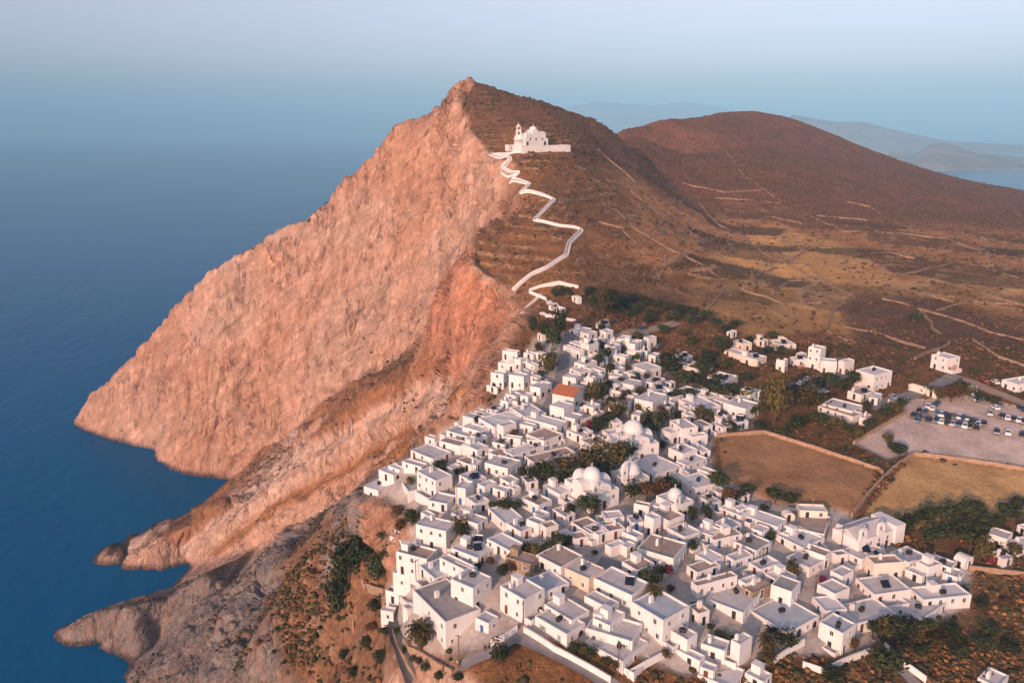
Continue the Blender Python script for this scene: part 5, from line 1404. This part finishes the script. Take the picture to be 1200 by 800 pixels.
def place_words(u, v): return min(LANDMARKS, key=lambda q: (q[0] - u) ** 2 + 1.6 * (q[1] - v) ** 2)[2]
tk = random.Random(3); TL = {}
for tok in TREES.split():
    u, v, w_, h_, kd = tok.split(","); u, v, w_, h_ = float(u), float(v), float(w_), float(h_)
    g = hit(u, v)
    if g is None: continue
    mpp = math.sqrt(g[0] ** 2 + g[1] ** 2 + (CAM_Z - g[2]) ** 2) / FPX; wm, hm = w_ * mpp * 1.28, h_ * mpp * 1.25 / .9
    low = hm < 3.2 or h_ < 11; nm = {'E': "eucalyptus_tree", 'm': "bougainvillea"}.get(kd, "bush" if low else "tree")
    o = new_obj(nm, None, None, (g[0], g[1], g[2] - .1), tk.uniform(0, 6.28)); o.empty_display_size = 1
    c_ = TALLC[tk.randrange(2)] if kd == 'E' else CROWN[kd][tk.randrange(4)]
    new_obj("crown", c_, o, (0, 0, 0 if low else hm * .12), 0, (wm * 1.12, wm * 1.12, hm * (1.0 if low else .92)))
    new_obj("trunk", TRUNK[tk.randrange(3)], o, None, 0, (wm * .8, wm * .8, hm))
    cw = {'E': 'tall drooping eucalyptus', 'd': 'dark green ', 'o': 'sunlit olive-green ', 'm': 'magenta bougainvillea', 'r': 'russet '}[kd]
    if kd in 'dor': cw = ('big ' if wm > 8.5 else 'small ' if wm < 4.2 else '') + cw
    if kd in 'dor': cw += ('low ' if hm < 2.2 else 'round ' if wm > hm else 'upright ') + ('bush' if low else 'tree')
    lab = f"{cw} growing {place_words(u, v)}"; tag(o, lab, "bush" if low else "tree", "village trees and bushes")
made = 0; lo_, hi_ = P_VILLAGE.min(0), P_VILLAGE.max(0); br = random.Random(77)
while made < 60:                                                   # garden bushes in the yards between the houses
    x, y = br.uniform(lo_[0], hi_[0]), br.uniform(lo_[1], hi_[1])
    if not inside(np.array([x]), np.array([y]), P_VILLAGE)[0] or line_dist_pt(x, y) < 3.2: continue
    dx, dy = x - FA_ALL[:, 0], y - FA_ALL[:, 1]; lx, ly = dx * FA_ALL[:, 2] + dy * FA_ALL[:, 3], -dx * FA_ALL[:, 3] + dy * FA_ALL[:, 2]
    if ((lx > -1.0) & (lx < FA_ALL[:, 4] + 1.0) & (ly > -1.0) & (ly < FA_ALL[:, 5] + 1.0)).any(): continue
    wm = br.uniform(2.2, 4.8); hm = wm * br.uniform(.7, 1.25); kd = br.choice('dddddorm' if made % 9 == 0 else 'dddoor'); gz_ = float(ground(x, y)); u, v = project((x, y, gz_))
    o = new_obj("bougainvillea" if kd == 'm' else "bush", None, None, (x, y, gz_ - .1), br.uniform(0, 6)); new_obj("crown", CROWN[kd][br.randrange(4)], o, None, 0, (wm * 1.12, wm * 1.12, hm)); new_obj("trunk", TRUNK[br.randrange(3)], o, None, 0, (wm * .7, wm * .7, hm))
    tag(o, ("tall " if hm > 4 else "little ") + {'d': 'dark green', 'o': 'olive-green', 'r': 'russet', 'm': 'magenta flowering'}[kd] + " garden bush in a yard " + place_words(u, v), "bush", "village trees and bushes"); made += 1
for u, v, w_ in PALMS:
    g = hit(u, v); mpp = math.sqrt(g[0] ** 2 + g[1] ** 2 + (CAM_Z - g[2]) ** 2) / FPX; s = w_ * mpp / 5.0
    o = new_obj("palm_tree", None, None, g, tk.uniform(0, 6)); new_obj("trunk", PALM_T, o, None, None, (s, s, s)); new_obj("fronds", PALM_F, o, None, None, (s, s, s))
    tag(o, ("broad " if w_ > 30 else "small " if w_ < 15 else "") + "feathery palm tree growing " + place_words(u, v), "palm tree", "village palms")

# ------------------------------------------------------------------ cars
CARCOL = {'w': (0.75, 0.75, 0.76), 's': (0.42, 0.44, 0.46), 'b': (0.03, 0.07, 0.16), 'k': (0.02, 0.02, 0.022), 'r': (0.30, 0.03, 0.025), 'g': (0.14, 0.16, 0.18), 't': (0.10, 0.20, 0.28)}
CARNAME = {'w': 'white', 's': 'silver', 'b': 'dark blue', 'k': 'black', 'r': 'red', 'g': 'grey', 't': 'pale blue'}
def car_body(key):
    prof = [(-2.05, .35), (-2.1, .75), (-1.95, .92), (-1.15, .98), (1.05, .98), (2.0, .82), (2.08, .5), (2.0, .3)]
    cab = [(-1.75, .95), (-1.35, 1.46), (.35, 1.48), (1.1, .95)]
    V, F = [], []
    for pr, hw, top in ((prof, .84, .84), (cab, .78, .62)):
        b = len(V); m_ = len(pr)
        for s in (-1, 1):
            for x, z in pr: V.append((x, s * (hw if z < 1.2 else top), z))
        F += [tuple(b + i for i in range(m_)), tuple(b + m_ + i for i in range(m_))[::-1]] + [(b + i, b + m_ + i, b + m_ + (i + 1) % m_, b + (i + 1) % m_) for i in range(m_)]
    me_ = mesh_from("body", V, F, [mat("car_paint_" + CARNAME[key].replace(" ", "_"), CARCOL[key], 0.35, spec=0.5)]); return me_
def car_glass():
    V, F = [], []
    for s in (-1, 1):
        b = len(V); V += [(-1.5, s * .775, 1.0), (-1.28, s * .645, 1.40), (.3, s * .645, 1.42), (.9, s * .775, 1.0)]; V += [(x, y + s * .02, z) for x, y, z in V[b:b + 4]]
        F += [(b + 4, b + 5, b + 6, b + 7), (b + 3, b + 2, b + 1, b)]
    for (x0, z0_, x1, z1_) in ((.42, 1.43, 1.04, 1.0), (-1.42, 1.41, -1.72, 1.0)):
        b = len(V); e_ = .03 if x1 > 0 else -.03; V += [(x0 + e_, -.56, z0_), (x0 + e_, .56, z0_), (x1 + e_, .68, z1_), (x1 + e_, -.68, z1_)]; F.append((b, b + 1, b + 2, b + 3))
    return mesh_from("windows", V, F, [M_GLASS])
CARB = {k: car_body(k) for k in CARCOL}; CARG = car_glass()
V, F = [], []; cyl(V, F, 0, 0, -.1, .1, .31, .31, 14); WHEEL = mesh_from("wheel", [(x, z, y) for x, y, z in V], F, [M_TANK])
LIGHTM = boxmesh("headlight", [(-.03, -.14, -.08, .03, .14, .08)], [M_FRAME])
CARS = """525,310,t 552,316,w 580,320,b 612,332,k 652,332,g 690,338,w 722,345,b 757,350,s 790,362,k 820,370,b 850,374,s 882,392,k 840,398,w
335,322,k 372,337,k 415,343,g 455,352,k 515,362,b 552,374,w 600,380,k 640,390,s 690,398,b 735,407,w 770,412,k 828,420,k 365,364,t
985,455,b 1072,464,w 1190,470,k 935,310,s 1025,331,k 1070,344,w 1115,354,k 1160,364,w 1192,374,k 448,258,w 488,268,w 505,248,b 520,232,g 380,292,k 428,288,b 405,278,s
870,182,b 905,195,k 850,208,g 800,192,s 1185,275,b 175,184,s 970,262,w 1000,240,g 830,205,k 880,48,r 970,62,w"""
cr = random.Random(11); used_car = {}
row_yaw = None
def add_car(u, v, key, yaw, where):
    g = hit(u, v)
    if g is None: return
    o = new_obj("car", None, None, (g[0], g[1], g[2] + .12), yaw); o.empty_display_size = 1
    bo = new_obj("body", CARB[key], o); new_obj("windows", CARG, o)
    for x in (-1.3, 1.3):
        for y in (-.78, .78): new_obj("wheel", WHEEL, o, (x, y, .31))
    for y in (-.55, .55): new_obj("headlight", LIGHTM, bo, (2.06, y, .68))
    tag(o, f"{CARNAME[key]} car {where}", "car", "parked cars")
a0, a1 = hit(1020 + 525 / 6.667, 440 + 310 / 6.667), hit(1020 + 880 / 6.667, 440 + 392 / 6.667); ROWY = math.atan2(a1[1] - a0[1], a1[0] - a0[0])
for i, tok in enumerate(CARS.split()):
    u, v, k = tok.split(","); u, v = float(u), float(v)
    where = "in the back row of the car park" if i < 13 else "along the front row of the car park" if i < 25 else "parked alone at the near edge of the car park" if i < 29 else "by the rough verge of the car park" if i < 34 else "by the car park entrance" if i < 41 else "on the verge beyond the car park"
    add_car(1020 + u / 6.667, 440 + v / 6.667, k, ROWY + math.pi / 2 + cr.uniform(-.08, .08) + (math.pi if cr.random() < .5 else 0) + (0.6 if i > 40 else 0), where)
for u, v, k in ((924,455,'t'),(929,454,'b'),(938,451,'w'),(946,446,'s'),(965,461,'w'),(958,446,'k'),(689,385,'k'),(772,408,'g'),(753,386,'b'),(757,394,'s')): add_car(u, v, k, cr.uniform(.3, .9), "parked on the road " + place_words(u, v))

# ------------------------------------------------------------------ poles
M_POLE = mat("timber_pole", (0.10, 0.075, 0.055), 0.9)
POLES = [(538,783,743),(724,799,750),(613,733,703),(893,668,640),(774,661,620),(801,633,609),(774,636,616),(1082,656,636),(1108,638,616),(1179,673,649),(1184,673,651),
         (986,640,614),(968,632,606),(652,580,556),(536,613,566),(955,694,672),(1082,479,460),(851,655,643),(728,535,505),(488,690,655),(940,662,645),(850,688,655),(1061,478,452),(1134,655,640)]
V, F = [], []; cyl(V, F, 0, 0, -.6, 1, .11, .07, 8); POLE = mesh_from("post", V, F, [M_POLE]); ARM = boxmesh("crossarm", [(-.7, -.06, -.06, .7, .06, .06), (-.6, -.04, .06, -.52, .04, .22), (.52, -.04, .06, .6, .04, .22)], [M_POLE])
for u, vb, vt in POLES:
    g = hit(u, vb)
    if g is None: continue
    d_ = ray(u, vt); t = math.hypot(g[0], g[1]) / math.hypot(d_[0], d_[1]); hh = min(max(CAM_Z + d_[2] * t - g[2], 4), 11)
    o = new_obj("utility_pole", None, None, g, cr.uniform(0, 3)); new_obj("post", POLE, o, None, None, (1.25, 1.25, hh)); new_obj("crossarm", ARM, o, (0, 0, hh - .5))
    tag(o, "slim timber utility pole standing " + place_words(u, vb), "pole", "utility poles")

# ------------------------------------------------------------------ people and a scooter on the lane
def person(u, v, yaw, top, legs, label):
    g = hit(u, v)
    J = {'pel': (0, 0, .95), 'che': (0, .02, 1.28), 'nec': (0, .02, 1.48), 'hea': (0, 0, 1.60), 'crn': (0, 0, 1.74), 'shl': (.19, .02, 1.42), 'ell': (.24, .04, 1.14), 'wrl': (.23, -.10, .90), 'hnl': (.22, -.14, .81),
         'shr': (-.19, .02, 1.42), 'elr': (-.25, .06, 1.15), 'wrr': (-.24, .06, .90), 'hnr': (-.23, .04, .80), 'hil': (.1, 0, .9), 'knl': (.11, -.12, .50), 'anl': (.1, -.10, .08), 'tol': (.1, -.24, .04),
         'hir': (-.1, 0, .9), 'knr': (-.1, .04, .49), 'anr': (-.1, .20, .10), 'tor': (-.1, .08, .04)}
    Rr = dict(pel=.15, che=.155, nec=.06, hea=.095, crn=.07, shl=.07, ell=.05, wrl=.035, hnl=.04, shr=.07, elr=.05, wrr=.035, hnr=.04, hil=.095, knl=.065, anl=.045, tol=.04, hir=.095, knr=.065, anr=.045, tor=.04)
    ks = list(J); E = [('pel', 'che'), ('che', 'nec'), ('nec', 'hea'), ('hea', 'crn'), ('che', 'shl'), ('shl', 'ell'), ('ell', 'wrl'), ('wrl', 'hnl'), ('che', 'shr'), ('shr', 'elr'), ('elr', 'wrr'), ('wrr', 'hnr'),
                       ('pel', 'hil'), ('hil', 'knl'), ('knl', 'anl'), ('anl', 'tol'), ('pel', 'hir'), ('hir', 'knr'), ('knr', 'anr'), ('anr', 'tor')]
    me_ = bpy.data.meshes.new("person"); me_.from_pydata([J[k] for k in ks], [(ks.index(a_), ks.index(b_)) for a_, b_ in E], []); me_.update()
    o = new_obj("person", me_, None, (g[0], g[1], g[2] + .2), yaw); md = o.modifiers.new("skin", 'SKIN')
    for i, k in enumerate(ks): me_.skin_vertices[0].data[i].radius = (Rr[k], Rr[k]); me_.skin_vertices[0].data[i].use_root = (k == 'pel')
    o.modifiers.new("subsurf", 'SUBSURF').levels = 1
    m = bpy.data.materials.new("person_clothes"); m.use_nodes = True; n = m.node_tree.nodes; l = m.node_tree.links; tc = n.new("ShaderNodeTexCoord"); sx = n.new("ShaderNodeSeparateXYZ"); r = n.new("ShaderNodeValToRGB"); r.color_ramp.interpolation = 'CONSTANT'
    el = r.color_ramp.elements; el[0].position = 0; el[0].color = (.03, .025, .02, 1); el[1].position = .05; el[1].color = (*legs, 1)
    for pos_, c_ in ((.51, top), (.80, (.45, .28, .20)), (.90, (.04, .025, .015))): e2 = el.new(pos_); e2.color = (*c_, 1)
    dv_ = n.new("ShaderNodeMath"); dv_.operation = 'DIVIDE'; dv_.inputs[1].default_value = 1.85; l.new(tc.outputs["Object"], sx.inputs[0]); l.new(sx.outputs[2], dv_.inputs[0]); l.new(dv_.outputs[0], r.inputs[0]); l.new(r.outputs[0], n["Principled BSDF"].inputs["Base Color"])
    me_.materials.append(m); tag(o, label, "person")
person(568.7, 764, .9, (.03, .03, .035), (.02, .02, .025), "person in dark clothes walking along the pale lane")
person(536, 783, 2.2, (.45, .42, .4), (.05, .06, .1), "person in a light shirt standing near the scooter")
person(608, 738, 1.0, (.35, .08, .06), (.04, .04, .05), "person in a red top by the lane corner")
g = hit(522, 785); root = new_obj("scooter", None, None, (g[0], g[1], g[2] + .2), .8); tag(root, "red scooter parked where the lanes meet", "scooter")
M_RED = mat("red_scooter_paint", (.35, .03, .03), .4)
new_obj("body", boxmesh("body", [(-.75, -.14, .28, -.05, .14, .62), (-.05, -.16, .24, .42, .16, .32), (.38, -.17, .24, .5, .17, .85)], [M_RED]), root); new_obj("seat", boxmesh("seat", [(-.72, -.13, .62, -.06, .13, .74)], [M_TANK]), root)
new_obj("handlebar", boxmesh("handlebar", [(.36, -.34, .96, .42, .34, 1.02), (.37, -.04, .85, .45, .04, .96)], [M_TANK]), root)
for x in (-.55, .62): new_obj("wheel", WHEEL, root, (x, 0, .26), 0, (.82, .7, .82))

# ------------------------------------------------------------------ scrub on the slopes (beyond counting)
rs = np.random.RandomState(5)
dY = np.gradient(YY, axis=0); area = np.abs(dY) * (YY * (sv[1] - sv[0])); wgt = scrub * np.clip(area, 0, 6)
wgt *= np.where(YY > 330, 1.0, 3.0) * (YY < 1250) * (YY > 105); wgt *= sm(n_mid + .4 * n_fin, -.35, .35) + .12
wgt *= 1 + 5 * earth + 5 * mblur(((XX < -40) & (YY < 455) & (ZZ > 6)).astype(float), 2) * (1 - earth) * sm(n_mid + .5 * n_big, -.1, .2)
wgt = np.maximum(wgt, .5 * ((XX < -50) & (YY < 455) & (ZZ > 8)) * np.clip(area, 0, 6) * sm(n_mid + .6 * n_big, 0, .25) * (dist_lines > 3.5))
wgt *= (1 - sm(dist_lines, 3.0, 1.5)) if False else (dist_lines > 3.5)
def scrub_mesh(name, n_, region, smin, smax, cols, label):
    p_ = (wgt * region).ravel(); p_ = p_ / p_.sum(); pick = rs.choice(len(p_), n_, p=p_); c = pos.reshape(-1, 3)[pick] + rs.normal(0, .5, (n_, 3)) * (1, 1, 0)
    t_ = (1 + 5 ** .5) / 2; ico = np.array([(-1, t_, 0), (1, t_, 0), (-1, -t_, 0), (1, -t_, 0), (0, -1, t_), (0, 1, t_), (0, -1, -t_), (0, 1, -t_), (t_, 0, -1), (t_, 0, 1), (-t_, 0, -1), (-t_, 0, 1)]) / 1.9
    fi = np.array([(0, 11, 5), (0, 5, 1), (0, 1, 7), (0, 7, 10), (0, 10, 11), (1, 5, 9), (5, 11, 4), (11, 10, 2), (10, 7, 6), (7, 1, 8), (3, 9, 4), (3, 4, 2), (3, 2, 6), (3, 6, 8), (3, 8, 9), (4, 9, 5), (2, 4, 11), (6, 2, 10), (8, 6, 7), (9, 8, 1)])
    s = rs.uniform(smin, smax, n_) * rs.uniform(.6, 1.0, n_); V = ico[None] * rs.uniform(.6, 1.35, (n_, 12, 1)) * s[:, None, None] * np.array((1, 1, .72)) + c[:, None, :]; V[:, :, 2] += (s * .15)[:, None]
    F = (fi[None] + (np.arange(n_) * 12)[:, None, None]).reshape(-1, 3); me_ = bpy.data.meshes.new(name)
    me_.vertices.add(n_ * 12); me_.vertices.foreach_set("co", V.reshape(-1).astype(np.float32)); me_.loops.add(len(F) * 3); me_.loops.foreach_set("vertex_index", F.reshape(-1).astype(np.int32))
    me_.polygons.add(len(F)); me_.polygons.foreach_set("loop_start", np.arange(0, len(F) * 3, 3, dtype=np.int32))
    cc = np.array(cols)[rs.randint(0, len(cols), n_)] * rs.uniform(.7, 1.3, (n_, 1)); cc = np.repeat(np.concatenate([cc, np.ones((n_, 1))], 1), 12, 0)
    a_ = me_.attributes.new("leaf", 'FLOAT_COLOR', 'POINT'); a_.data.foreach_set("color", cc.reshape(-1).astype(np.float32)); me_.update(calc_edges=True)
    m = bpy.data.materials.new(name + "_leaves"); m.use_nodes = True; at_ = m.node_tree.nodes.new("ShaderNodeAttribute"); at_.attribute_name = "leaf"; b_ = m.node_tree.nodes["Principled BSDF"]; b_.inputs["Roughness"].default_value = .95; b_.inputs["Specular IOR Level"].default_value = .05
    m.node_tree.links.new(at_.outputs[0], b_.inputs["Base Color"]); me_.materials.append(m); tag(new_obj(name, me_), label, "scrub", kind="stuff")
scrub_mesh("hill_scrub", 36000, (XX > -10) & (YY > 330), .5, 1.5, [(.12, .062, .040), (.095, .055, .034), (.14, .085, .045), (.065, .050, .028)], "low dry scrub scattered over the hills")
scrub_mesh("cliff_scrub", 19000, (XX <= -10) | (YY <= 330), .35, 1.25, [(.045, .050, .022), (.10, .060, .030), (.065, .060, .028), (.16, .085, .04), (.05, .045, .025)], "dry bushes clinging to the cliffs and gullies")
scrub_mesh("dry_brush", 6000, (YY < 215) & (XX > -30), .25, .85, [(.20, .10, .045), (.14, .075, .035), (.07, .062, .028), (.26, .14, .06), (.055, .06, .03)], "dry orange brush on the vacant plots below the lane")
print("all", len(sc.objects), round(time.time() - T0, 1))
